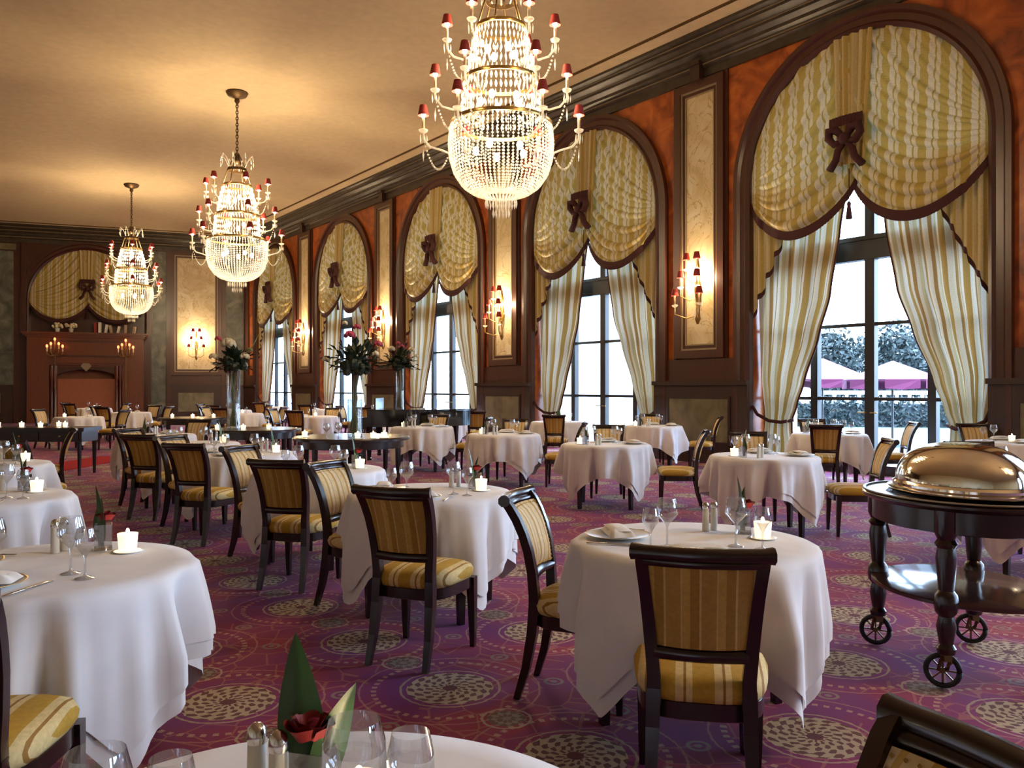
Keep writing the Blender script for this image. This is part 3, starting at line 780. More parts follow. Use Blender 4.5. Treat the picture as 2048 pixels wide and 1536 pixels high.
def make_chandelier():
    r = empty('chandelier')
    MB().lathe([(0.02,7.78),(0.06,7.84),(0.05,7.90),(0.20,7.96),(0.24,8.03),(0.22,8.05)], 16).build('canopy', M['chain'], r, True, 40)
    ch = MB()
    for k in range(17):
        z = 7.80-0.068*k
        pts = [(0.026*cos(a)*(1 if k%2 else 0), 0.026*cos(a)*(0 if k%2 else 1), z+0.048*sin(a)) for a in [2*pi*q/8 for q in range(9)]]
        ch.tube(pts, 0.011, 5)
    ch.build('chain', M['chain'], r, True)
    MB().lathe([(0.02,6.70),(0.06,6.66),(0.04,6.60),(0.07,6.52),(0.03,6.44)], 12).build('finial', M['chain'], r, True)
    MB().lathe([(0.19,6.28),(0.205,6.28),(0.205,6.34),(0.19,6.34),(0.19,6.28)], 24, cap=False).build('crown_ring', M['chain'], r, True, 40)
    for k in range(6):
        a = 2*pi*k/6+0.3
        MB().tube([(0.04*cos(a),0.04*sin(a),6.66),(0.20*cos(a),0.20*sin(a),6.31),(0.30*cos(a),0.30*sin(a),5.98)], 0.012, 5).build('stay', M['chain'], r, True)
    sp = MB()
    for k in range(8):      # glass spires round the top
        a = 2*pi*k/8
        sp.tube([(0.16*cos(a),0.16*sin(a),6.32),(0.26*cos(a),0.26*sin(a),6.55),(0.34*cos(a),0.34*sin(a),6.62),(0.36*cos(a),0.36*sin(a),6.50)], 0.010, 5)
        sp.octa((0.36*cos(a),0.36*sin(a),6.42), 0.016, 0.07)
    tag(sp.build('glass_spires', M['crystal'], r, True), kind='stuff')
    for (rr, z) in ((0.31,5.95),(0.47,5.29),(0.635,4.74)):
        MB().lathe([(rr-0.008,z-0.022),(rr+0.008,z-0.022),(rr+0.014,z),(rr+0.008,z+0.022),(rr-0.008,z+0.022),(rr-0.008,z-0.022)], 40, cap=False).build('ring', M['brass'], r, True, 40)
    def strings(nm, n, prof, h, rad, step):
        mb = MB()
        L = [0.0]
        for (a, b) in zip(prof, prof[1:]): L.append(L[-1]+sqrt((a[0]-b[0])**2+(a[1]-b[1])**2))
        m = int(L[-1]/step)
        for k in range(n):
            a = 2*pi*k/n; c_, s_ = cos(a), sin(a)
            for q in range(m):
                d = (q+0.5)*L[-1]/m; i = 0
                while i < len(L)-2 and L[i+1] < d: i += 1
                t = (d-L[i])/(L[i+1]-L[i]); R = prof[i][0]+(prof[i+1][0]-prof[i][0])*t; z = prof[i][1]+(prof[i+1][1]-prof[i][1])*t
                mb.octa((R*c_,R*s_,z), rad, h)
        tag(mb.build(nm, M['crystal'], r), kind='stuff')
    strings('crystal_curtain', 40, [(0.315,5.92),(0.40,5.60),(0.43,5.36)], 0.050, 0.013, 0.105)
    strings('crystal_curtain', 52, [(0.475,5.26),(0.50,5.0),(0.50,4.80)], 0.050, 0.013, 0.105)
    bowl = [(0.64,4.71),(0.66,4.5),(0.645,4.3),(0.59,4.12),(0.49,3.97),(0.36,3.88),(0.20,3.83)]
    strings('bead_bowl', 66, bowl, 0.019, 0.016, 0.040)
    strings('crystal_tail', 24, [(0.20,3.83),(0.19,3.66)], 0.055, 0.012, 0.11)
    strings('crystal_tail', 14, [(0.11,3.80),(0.10,3.56)], 0.055, 0.012, 0.11)
    for (rr, R, z) in ((0.36,0.68,6.06),(0.48,0.83,5.43),(0.63,0.98,4.92)):
        for k in range(6):
            a = 2*pi*k/6
            c_, s_ = cos(a), sin(a)
            pr = [(rr,z-0.55 if rr > 0.5 else z-0.45),(rr+(R-rr)*0.35,z-0.50),(rr+(R-rr)*0.75,z-0.46),(R,z-0.36),(R,z-0.27)]
            arm = MB().tube([(x*c_,x*s_,zz) for x,zz in pr], 0.014, 6).build('arm', M['crystal'], r, True)
            for nm, me in (('drip_pan',PAN_ME),('candle',CANDLE_ME),('lamp_shade',SHADE_ME)):
                from_mesh(nm, me, arm, (R*c_,R*s_,z))
            from_mesh('bulb', BULB_ME, arm, (R*c_,R*s_,z-0.055))
            g = MB()       # bead garland from the arm to the body and the drops under the pan
            for q in range(24):
                t = q/23; x = R+(rr-R)*t
                g.octa((x*c_,x*s_,z-0.34-0.34*(1-(2*t-1)**2)-0.12*t), 0.016, 0.018)
            for q in range(5):
                b = 2*pi*q/5; g.octa((R*c_+0.045*cos(b),R*s_+0.045*sin(b),z-0.36), 0.009, 0.06)
            g.octa((R*c_,R*s_,z-0.56), 0.013, 0.09)
            tag(g.build('bead_garland', M['crystal'], arm), kind='stuff')
    for (R, z, n) in ((0.19,5.66,4),(0.26,5.05,5),(0.32,4.42,5)):
        for k in range(n):
            a = 2*pi*k/n+0.5
            b = MB().ball((R*cos(a),R*sin(a),z), 0.038, 8, 6, 1.5).build('bulb', M['bulb'], r, True)
    return r
ch0 = make_chandelier()
clab = ['largest crystal chandelier with red candle shades, nearest the camera','middle crystal chandelier hanging from a long brass chain','farthest and smallest crystal chandelier, before the fireplace','unseen crystal chandelier added behind the camera to light the foreground']
for i, y in enumerate(LAMP_Y):
    o = ch0 if i == 0 else copy_tree(ch0)
    o.location = (LAMP_X, y, 0); o.rotation_euler = (0,0,-YAW+radians([0,4,-3,0][i]))
    tag(o, clab[i], 'chandelier', 'chandeliers')
    for z, pw in zip((5.72, 5.02, 4.40), P_LAMP): point(o, (0,0,z), pw, 0.12)

# ================================================================== CHAIRS
def rounded_outline(n=32, wf=0.245, wb=0.205, yf=0.235, yb=-0.215, e=4.0):
    pts = []
    for k in range(n):
        a = 2*pi*k/n; ca, sa = cos(a), sin(a)
        q = (abs(ca)**e+abs(sa)**e)**(-1/e)
        u, v = ca*q, sa*q
        y = (yf+yb)/2 + v*(yf-yb)/2
        w = wb+(wf-wb)*(v+1)/2
        pts.append((u*w, y))
    return pts
def stack(mb, outline, rings, cap=True):
    n = len(outline); cx = sum(p[0] for p in outline)/n; cy = sum(p[1] for p in outline)/n
    vs = []; fs = []
    for (sc, z) in rings:
        vs += [(cx+(x-cx)*sc, cy+(y-cy)*sc, z) for x, y in outline]
    for j in range(len(rings)-1):
        fs += [(j*n+k,j*n+(k+1)%n,(j+1)*n+(k+1)%n,(j+1)*n+k) for k in range(n)]
    if cap: fs += [tuple(range(n-1,-1,-1)), tuple((len(rings)-1)*n+k for k in range(n))]
    return mb.add(vs, fs)
BK = [(0.42,-0.205),(0.58,-0.212),(0.70,-0.232),(0.80,-0.262),(0.88,-0.30),(0.94,-0.345)]
def yback(z):
    for (za, a), (zb, b) in zip(BK, BK[1:]):
        if z <= zb: return a+(b-a)*(z-za)/(zb-za)
    return BK[-1][1]
def xback(z): return 0.156+0.038*max(0,(z-0.5)/0.42)
def make_chair():
    r = empty('dining_chair')
    ol = rounded_outline()
    stack(MB(), ol, [(0.97,0.405),(1.03,0.425),(1.05,0.45),(1.0,0.475),(0.85,0.492),(0.5,0.503),(0.1,0.506)]).build('seat', M['seat'], r, True)
    stack(MB(), ol, [(0.96,0.345),(0.99,0.35),(0.99,0.405),(0.96,0.41)]).build('seat_frame', M['chairwood'], r, True, 40)
    for s in (-1, 1):
        MB().tube([(s*0.21,0.195,0.40),(s*0.212,0.20,0.30),(s*0.214,0.205,0.12),(s*0.214,0.207,0.0)], [0.036,0.032,0.025,0.019], 4).build('leg', M['chairwood'], r)
        MB().tube([(s*0.157,-0.205,0.46),(s*0.160,-0.215,0.32),(s*0.165,-0.245,0.15),(s*0.170,-0.29,0.0)], [0.034,0.033,0.027,0.021], 4).build('leg', M['chairwood'], r)
        MB().tube([(s*xback(z),yback(z),z) for z in (0.40,0.5,0.6,0.7,0.78,0.85,0.90,0.93)], [0.034,0.032,0.030,0.029,0.028,0.028,0.028,0.026], 4).build('stile', M['chairwood'], r, True, 50)
    pts = []; rad = []
    for k in range(13):
        t = -1+2*k/12; pts.append((t*0.222,-0.338-0.035*(1-t*t),0.935)); rad.append(0.024 if 0 < k < 12 else 0.029)
    MB().tube(pts, rad, 8, squash=1.0).build('top_rail', M['chairwood'], r, True, 60)
    MB().tube([(p[0]*0.86,p[1]+0.012,0.905) for p in pts], 0.017, 6).build('crest', M['chairwood'], r, True, 60)
    MB().tube([(t*0.155,-0.212-0.022*(1-t*t),0.575) for t in [-1+k/4 for k in range(9)]], 0.026, 6).build('lower_rail', M['chairwood'], r, True, 60)
    def sheet(off, bulge):
        def f(u, v):
            z = 0.60+0.300*v; t = -1+2*u
            bl = (1-abs(t)**4)*(1-abs(2*v-1)**4)
            return (t*(xback(z)-0.018), yback(z)-0.030*(1-t*t)+off+bulge*bl, z)
        return f
    MB().grid(sheet(0.010,0.028), 14, 10).build('back_pad', M['pad'], r, True)
    MB().grid(lambda u, v: sheet(-0.012,-0.010)(1-u, v), 14, 10).build('back_panel', M['rear'], r, True)
    nl = MB(); f = sheet(0.016, 0.0)
    for k in range(16):
        t = (k+0.5)/16
        for (u, v) in ((0.03,t),(0.97,t),(t,0.03),(t,0.97)):
            p = f(u, v); nl.octa(p, 0.0045)
    tag(nl.build('nail_trim', M['brass'], r), kind='stuff')
    return r
ch_proto = make_chair(); chair_used = [False]
def chair(x, y, dx, dy, label, group='striped dining chairs'):
    o = ch_proto if not chair_used[0] else copy_tree(ch_proto)
    chair_used[0] = True
    o.location = (x, y, 0); o.rotation_euler = (0,0,atan2(-dx,dy)); o.scale = (0.97,0.97,0.97)
    tag(o, label, 'chair', group)
    return o

# ================================================================== TABLES AND SETTINGS
R_T = 0.508
def cloth_mesh(seed, half, dz, dr, name, mat):
    rnd = random.Random(seed); p1, p2, p3 = [rnd.uniform(0,6.28) for _ in range(3)]
    def f(u, v):
        a = 2*pi*u
        L = half*(abs(cos(a))**10+abs(sin(a))**10)**(-0.1)
        cor = abs(sin(2*a))**3
        if v <= 0.4:
            rr = R_T*v/0.4
            return (rr*cos(a), rr*sin(a), 0.752+dz)
        t = (v-0.4)/0.6; d = (L-R_T)*t
        rip = (0.55*sin(12*a+p1)+0.45*sin(9*a+p2)+0.30*sin(19*a+p3)+0.18*sin(29*a+p1))
        rip = rip*(1.0+0.3*abs(rip))
        k = min(1.0, d/0.30)
        rr = R_T + 0.012 + dr + 0.045*d + 0.080*k*rip*(1-0.6*cor) + 0.02*cor*k - 0.05*(1-cor)*k*max(0,t-0.3)*0.5
        drop = d if d > 0.03 else d*d/0.06+0.0
        z = 0.752+dz - max(0.0, d-0.012)
        return (rr*cos(a), rr*sin(a), max(z, 0.012))
    return MB().grid(f, 144, 20, closed=True).mesh(name, mat, True)
CLOTH = [cloth_mesh(s, 0.815, 0.0, 0.008, 'tablecloth', M['linen']) for s in (1,2,3)]
UNDER = [cloth_mesh(s, 0.875, -0.003, -0.006, 'undercloth', M['linen']) for s in (1,2,3)]
TT = MB().lathe([(0.475,0.70),(0.485,0.705),(0.485,0.735),(0.48,0.74)], 36).mesh('tabletop', M['chairwood'], True, 40)
TLEG = MB().tube([(0,0,0.70),(0,0,0.35),(0,0,0.0)], [0.042,0.038,0.026], 4).mesh('leg', M['chairwood'])
def glass_mesh(h, rb, name):
    s = h*0.46
    prof = [(0.034,0.0),(0.032,0.003),(0.006,0.010),(0.0042,0.02),(0.0042,s-0.01),(0.010,s+0.004),(rb*0.75,s+0.03),(rb,s+(h-s)*0.40),(rb*0.95,s+(h-s)*0.72),(rb*0.78,h)]
    return MB().lathe(prof, 18, cap=False).mesh(name, M['glass'], True)
G_BIG, G_SML = glass_mesh(0.205,0.046,'wine_glass'), glass_mesh(0.175,0.035,'wine_glass')
PLATE = MB().lathe([(0.085,0.0),(0.09,0.004),(0.14,0.016),(0.145,0.018),(0.138,0.017),(0.088,0.008),(0.001,0.008)], 28, cap=False).mesh('plate', M['china'], True)
PRIM = MB().lathe([(0.1445,0.0165),(0.1465,0.0185),(0.1395,0.0178)], 28, cap=False).mesh('gilt_rim', M['gilt'], True)
def napkin_mesh():
    def f(u, v):
        x, y = (u-0.5), (v-0.5)
        e = max(0.0, 1-(2*max(abs(x),abs(y)))**6)
        return (x*0.24, y*0.115, 0.008+e*(0.020+0.006*sin(u*9)+0.006*cos(v*7+u*3)))
    mb = MB().grid(f, 14, 10)
    mb.grid(lambda u, v: ((u-0.5)*0.20+0.01, (v-0.5)*0.09, 0.030+0.012*(1-(2*u-1)**4)*(1-(2*v-1)**4)), 10, 8)
    return mb.mesh('napkin', M['napkin'], True)
NAP = napkin_mesh()
KNIFE = MB().tube([(0,-0.11,0.004),(0,-0.01,0.005),(0,0.0,0.004),(0,0.09,0.004),(0.003,0.115,0.003)], [0.006,0.007,0.006,0.009,0.003], 6, squash=0.45).mesh('knife', M['chrome'], True)
def fork_mesh():
    mb = MB().tube([(0,-0.10,0.003),(0,-0.02,0.005),(0,0.04,0.006)], [0.007,0.004,0.004], 6, squash=0.5)
    mb.box(-0.011,0.011,0.038,0.055,0.005,0.0075)
    for k in range(4): mb.box(-0.011+k*0.0065,-0.0085+k*0.0065,0.055,0.10,0.005,0.0072)
    return mb.mesh('fork', M['chrome'])
FORK = fork_mesh()
VOT = MB().lathe([(0.030,0.004),(0.034,0.008),(0.040,0.075),(0.037,0.070),(0.0,0.066)], 16, cap=False).mesh('votive_cup', M['votive'], True)
VFL = MB().ball((0,0,0.082), 0.007, 6, 5, 2.0).mesh('flame', M['bulb'], True)
VPL = MB().lathe([(0.0,0.0),(0.055,0.0),(0.062,0.005),(0.052,0.004),(0.0,0.004)], 18, cap=False).mesh('saucer', M['china'], True)
SHK = MB().lathe([(0.016,0.0),(0.017,0.004),(0.015,0.10),(0.014,0.105)], 12).mesh('glass_body', M['salt'], True, 40)
SHKT = MB().lathe([(0.0155,0.105),(0.0165,0.112),(0.014,0.128),(0.006,0.136),(0.001,0.137)], 12, cap=False).mesh('cap', M['chrome'], True)
def leaf_mesh(L, W, bend, name):
    def f(u, v):
        w = W*(sin(pi*min(1,v*0.95+0.05))**0.7)*(1-v*0.55)
        x = (u-0.5)*2*w
        return (x, bend*v*v + 0.25*abs(x), L*v)
    return MB().grid(f, 6, 14).mesh(name, M['leaf'], True)
LEAF_A, LEAF_B = leaf_mesh(0.24,0.048,0.05,'leaf'), leaf_mesh(0.18,0.040,-0.05,'leaf')
LEAF_B.materials[0] = M['leaf']
def rose_mesh():
    mb = MB()
    for k in range(9):
        R = 0.012+0.0030*k; a0 = k*2.4
        def f(u, v, R=R, a0=a0, k=k):
            a = a0+(u-0.5)*2.3
            rr = R*(0.75+0.45*v) + 0.006*v*v
            return (rr*cos(a), rr*sin(a), -0.010+0.040*v*(1-0.045*k)+0.003*sin(u*8))
        mb.grid(f, 7, 5)
    return mb.mesh('rose', M['rose'], True)
ROSE = rose_mesh()
def vase_mesh():
    mb = MB(); w = 0.034
    mb.box(-w,w,-w,w,0.0,0.010)
    for (xa,xb,ya,yb) in ((-w,w,-w,-w+0.003),(-w,w,w-0.003,w),(-w,-w+0.003,-w+0.003,w-0.003),(w-0.003,w,-w+0.003,w-0.003)): mb.box(xa,xb,ya,yb,0.010,0.105)
    return mb.mesh('glass_body', M['glass'])
VASE = vase_mesh()
VSTEM = MB().tube([(0,0,0.012),(0.004,0,0.07),(0.006,-0.003,0.125)], 0.004, 6).tube([(0.008,0.008,0.012),(0.012,0.010,0.09)], 0.012, 6).mesh('stem', M['leaf'], True)

def put(nm, me, x, y, z, rz, label, cat, grp, parts=()):
    if not parts:
        o = from_mesh(nm, me, None, (x,y,z), rz)
    else:
        o = empty(nm, (x,y,z), rz)
        if me: from_mesh(me.name.split('.')[0], me, o)
        for (pn, pm) in parts: from_mesh(pn, pm, o)
    return tag(o, label, cat, grp)
def small_vase(x, y, rz, T, rose=True):
    o = empty('bud_vase', (x,y,0.753), rz)
    from_mesh('glass_body', VASE, o); from_mesh('stem', VSTEM, o)
    a = from_mesh('leaf', LEAF_A, o, (-0.012,0.0,0.03), 0.3); a.rotation_euler = (0.05,-0.08,0.4)
    b = from_mesh('leaf', LEAF_B, o, (0.016,0.0,0.03), 1.2); b.rotation_euler = (-0.05,0.22,0.9)
    if rose: from_mesh('rose', ROSE, o, (0.0,-0.010,0.130)).scale = (0.85,0.85,0.85)
    return tag(o, 'glass bud vase with green leaves%s on the %s' % (' and a red rose' if rose else '', T), 'vase', 'bud vases')
def votive(x, y, z, label):
    return put('votive_candle', None, x, y, z, 0, label, 'candle', 'votive candles', (('saucer',VPL),('votive_cup',VOT),('flame',VFL)))
def shakers(x, y, px, py, T):
    for s, nm in ((-1,'salt_shaker'),(1,'pepper_shaker')):
        put(nm, None, x+px*0.028*s, y+py*0.028*s, 0.753, 0, 'slim glass %s with chrome cap on the %s' % (nm.replace('_',' '), T), 'shaker', 'salt and pepper shakers', (('glass_body',SHK),('cap',SHKT)))
def setting(tx, ty, dx, dy, side, T, detail):
    px, py = -dy, dx                        # to the diner's left... right-hand side vector
    rz = atan2(dy, dx)-pi/2
    put('dinner_plate', None, tx+dx*0.33, ty+dy*0.33, 0.753, 0, 'gilt-rimmed white plate at the %s place of the %s' % (side, T), 'plate', 'place plates', (('plate',PLATE),('gilt_rim',PRIM)))
    put('napkin', NAP, tx+dx*0.33, ty+dy*0.33, 0.764, rz+0.35, 'folded white napkin on the plate at the %s place of the %s' % (side, T), 'napkin', 'folded napkins')
    for (me, a, b, sz) in ((G_BIG,0.10,0.17,'larger'),(G_SML,0.16,0.27,'smaller')):
        put('wine_glass', me, tx+dx*a+px*b, ty+dy*a+py*b, 0.753, 0, '%s clear wine glass at the %s place of the %s' % (sz, side, T), 'glass', 'wine glasses')
    if detail > 1:
        for (nm, me, b) in (('knife',KNIFE,0.185),('fork',FORK,-0.185)):
            q = b if b < 0.3 else 0.3
            put(nm, me, tx+dx*0.33+px*q, ty+dy*0.33+py*q, 0.753, rz+pi, 'steel %s beside the %s plate on the %s' % (nm, side, T), nm, 'cutlery')
DIRS = {'P':(-0.707,-0.707),'Q':(-0.62,0.78),'F':(0.707,0.707),'R':(0.707,-0.707)}
SIDE = {'P':'near','Q':'left','F':'far','R':'right'}
CDIST = {'P':0.92,'Q':0.84,'F':0.86,'R':0.85}
VIEW = {'P':'seen from behind','Q':'seen from its side','F':'facing the camera','R':'turned left'}
tcount = [0]
def table(x, y, T, chairs='', detail=1, rot=45.0, offs={}, items=True, trot=None):
    i = tcount[0]; tcount[0] += 1
    t = empty('round_table', (x,y,0), radians(rot if trot is None else trot)); tag(t, 'dark wooden legs and top of the %s' % T, 'table', 'round dining tables')
    from_mesh('tabletop', TT, t)
    for k in range(4):
        a = pi/4+pi/2*k; from_mesh('leg', TLEG, t, (0.42*cos(a),0.42*sin(a),0), a)
    c = empty('tablecloth', (x,y,0), radians(rot)+pi/2*(i%4)); from_mesh('cloth', CLOTH[i%3], c); from_mesh('undercloth', UNDER[i%3], c)
    tag(c, 'white double tablecloth with hanging corners on the %s' % T, 'tablecloth', 'white tablecloths')
    sx = sy = 0.0
    for q in chairs:
        dx, dy = DIRS[q]
        if q in offs: cx_, cy_, fx, fy = offs[q]
        else: cx_, cy_, fx, fy = x+dx*CDIST[q], y+dy*CDIST[q], -dx, -dy
        chair(cx_, cy_, fx, fy, 'striped chair %s, %s side of the %s' % (VIEW[q], SIDE[q], T))
        sx += dx; sy += dy
        if items and detail > 0: setting(x, y, dx, dy, SIDE[q], T, detail)
    if not items: return
    n = sqrt(sx*sx+sy*sy) or 1.0; ox, oy = (-sx/n, -sy/n) if (sx or sy) else ((0.707,-0.707) if chairs else (0.80,0.60))
    px, py = -oy, ox
    vq, vp = (0.30, 0.13) if len(chairs) < 3 and chairs not in ('FP','PF') else (0.0, 0.0)
    votive(x+ox*vq-px*vp, y+oy*vq-py*vp, 0.753, 'lit white votive candle on the %s' % T)
    if detail > 0:
        small_vase(x+ox*0.33, y+oy*0.33, atan2(oy,ox)+0.6, T, detail > 1)
        shakers(x+ox*0.26+px*0.145, y+oy*0.26+py*0.145, ox, oy, T)
    else:
        for k, (me, s) in enumerate(((G_BIG,'larger'),(G_SML,'smaller'))):
            put('wine_glass', me, x-ox*0.1+px*(0.15-0.3*k), y-oy*0.1+py*(0.15-0.3*k), 0.753, 0, '%s clear wine glass on the %s' % (s, T), 'glass', 'wine glasses')
        put('napkin', NAP, x-ox*0.3, y-oy*0.3, 0.755, 0.5*i, 'folded white napkin lying on the %s' % T, 'napkin', 'folded napkins')
TC = 'centre-row table'; TL = 'left-row table'; TR = 'right-row table'; TW = 'window-row table'
table(2.79,2.42, 'front '+TC, 'PQ', 2, trot=25, offs={'P':(2.25,1.92,0.75,0.66),'Q':(2.57,2.88,0.58,-0.81)})
table(2.76,4.58, 'second '+TC, 'PQ', 2, trot=39, offs={'P':(2.26,3.84,0.85,0.53),'Q':(2.48,4.93,0.50,-0.87)})
table(2.80,6.42, 'third '+TC, 'PQ', 2, trot=33, offs={'P':(2.36,5.76,0.78,0.62),'Q':(2.53,6.84,0.50,-0.87)})
table(2.86,8.48, 'fourth '+TC, 'PQ', 1, trot=53, offs={'P':(2.32,7.88,0.80,0.60),'Q':(2.46,8.78,0.50,-0.87)})
table(2.90,10.35, 'fifth '+TC, 'PQ', 1, offs={'P':(2.32,9.66,0.78,0.62),'Q':(2.44,10.68,0.50,-0.87)})
table(3.00,12.6, 'sixth '+TC, 'F', 1)
table(0.45,3.52, 'front '+TL, 'P', 2, rot=62, offs={'P':(0.17,2.79,0.48,0.88)})
table(0.40,6.00, 'second '+TL, '', 2)
table(0.62,8.62, 'third '+TL, '', 2)
chair(1.42,11.5,-0.99,0.12,'striped chair seen edge-on at the left, right of the third left-row table')
setting(0.45,3.52,-0.80,0.60,'left','front '+TL,2)
setting(0.40,6.00,-0.30,-0.95,'near','second '+TL,2)
setting(0.62,8.62,-0.30,-0.95,'near','third '+TL,2)
table(7.10,2.75, 'front '+TR, 'F', 1)
table(6.90,5.07, 'second '+TR, 'FR', 1)
table(6.85,7.30, 'third '+TR, 'FR', 1)
table(7.15,9.80, 'fourth '+TR, 'FR', 1)
table(7.30,12.4, 'fifth '+TR, 'FR', 1)
table(11.2,4.55, 'front '+TW, 'FP', 1)
table(11.0,6.95, 'second '+TW, 'PRF', 1, offs={'P':(10.35,6.62,0.8,0.6)})
table(10.8,10.3, 'third '+TW, 'FR', 1)
table(10.6,12.7, 'fourth '+TW, 'P', 1, offs={'P':(10.0,12.05,0.70,0.71)})
table(10.8,17.2, 'fifth '+TW, 'P', 0)
table(10.7,20.6, 'sixth '+TW, 'PQ', 0)
table(10.7,24.5, 'seventh '+TW, 'P', 0)
table(10.9,29.0, 'eighth '+TW, 'P', 0)
TF = 'table midway to the fireplace'
table(5.2,24.8, 'far table in mid-room', 'PQFR', 0)
table(5.3,30.6, 'far table nearest the fireplace', 'PRQ', 0)
table(7.4,22.0, 'far table between piano and fireplace', 'PQR', 0)
table(8.3,25.5, 'far table below the wall sconce', 'PQR', 0)
table(8.0,18.6, 'far table behind the piano', 'PQF', 0)
table(3.4,21.5, 'far table beyond the scarlet rug', 'QR', 0)
chair(1.08,9.35,0.75,0.66,'striped chair beyond the third left-row table, its back to the camera')
chair(10.2,15.0,0.6,0.8,'striped chair standing alone before the pier between the second and third windows')

# the foreground table, cut by the lower edge of the picture
T4 = 'foreground table'
t4 = empty('round_table', (0.43,1.05,0), radians(45)); tag(t4, 'dark wooden legs and top of the foreground table', 'table', 'round dining tables')
from_mesh('tabletop', TT, t4)
for k in range(4):
    a = pi/4+pi/2*k; from_mesh('leg', TLEG, t4, (0.42*cos(a),0.42*sin(a),0), a)
c4 = empty('tablecloth', (0.43,1.05,0), radians(45)); from_mesh('cloth', CLOTH[1], c4); from_mesh('undercloth', UNDER[1], c4)
tag(c4, 'white round-edged tablecloth on the foreground table', 'tablecloth', 'white tablecloths')
chair(0.885,0.605,-0.94,0.33,'striped chair with curved brown top rail in the lower right corner')
def lp(lat, dep): return (lat*cos(YAW)+dep*sin(YAW), -lat*sin(YAW)+dep*cos(YAW))
for (lat, dep, me, lab) in ((-0.22,1.15,G_BIG,'larger clear wine glass in front of the candle on the foreground table'),(-0.145,1.18,G_SML,'smaller clear wine glass right of the candle on the foreground table'),
                            (-0.455,1.10,G_SML,'smaller clear wine glass at the left of the foreground table'),(-0.53,1.05,G_BIG,'larger clear wine glass cut by the lower left picture edge')):
    x, y = lp(lat, dep); put('wine_glass', me, x, y, 0.753, 0, lab, 'glass', 'wine glasses')
x, y = lp(-0.232,1.250); votive(x, y, 0.753, 'lit white votive candle behind the wine glass on the foreground table')
x, y = lp(-0.315,1.30); small_vase(x, y, -0.9, T4)
for (lat, dep, nm) in ((-0.405,1.31,'salt_shaker'),(-0.362,1.28,'pepper_shaker')):
    x, y = lp(lat, dep)
    put(nm, None, x, y, 0.753, 0, 'slim glass %s with chrome cap on the foreground table' % nm.replace('_',' '), 'shaker', 'salt and pepper shakers', (('glass_body',SHK),('cap',SHKT)))

# ================================================================== DARK CONSOLE TABLES, SIDEBOARD, PIANO
def console(x, y, R, label):
    r = empty('console_table', (x,y,0)); tag(r, label, 'table', 'dark round console tables')
    MB().lathe([(R-0.03,0.70),(R,0.705),(R,0.735),(R-0.015,0.75)], 48).build('tabletop', M['chairwood'], r, True, 40)
    MB().lathe([(R-0.08,0.60),(R-0.08,0.70)], 48).build('apron', M['chairwood'], r, True, 40)
    for k in range(6):
        a = 2*pi*k/6+0.3
        MB().tube([((R-0.14)*cos(a),(R-0.14)*sin(a),0.62),((R-0.14)*cos(a),(R-0.14)*sin(a),0.0)], [0.045,0.03], 6).build('leg', M['chairwood'], r)
    MB().lathe([(0.30,0.0),(0.30,0.05),(0.14,0.12),(0.10,0.4),(0.16,0.6)], 20).build('pedestal', M['chairwood'], r, True, 40)
console(5.1,10.6,0.80,'dark round console table bearing the tallest flower vase')
console(4.75,13.55,0.75,'dark round console table bearing the white-flowered vase')
console(5.5,19.6,0.80,'dark round console table far down the middle of the room')
def cands(pts, z, where):
    nm = ['leftmost','second','third','fourth','fifth','sixth']
    for k, (x, y) in enumerate(pts):
        votive(x, y, z, '%s lit votive candle on the %s' % (nm[k], where))
cands([lp(l, d) for l, d in ((-2.84,11.3),(-2.05,10.95),(-1.85,11.0),(-1.72,11.1))], 0.752, 'console table with the tallest vase')
cands([lp(l, d) for l, d in ((-4.75,13.3),(-4.3,13.2),(-3.95,13.4))], 0.752, 'console table with the white-flowered vase')
cands([lp(l, d) for l, d in ((-7.7,18.7),(-7.2,18.6),(-6.8,18.8))], 0.752, 'farthest dark console table')
for k, (l, d) in enumerate(((-2.45,10.9),(-2.32,11.05),(-2.38,11.3))):
    x, y = lp(l, d); put('wine_glass', G_BIG, x, y, 0.752, 0, '%s empty glass left of the tallest vase on its console' % ['front','middle','rear'][k], 'glass', 'console glasses')

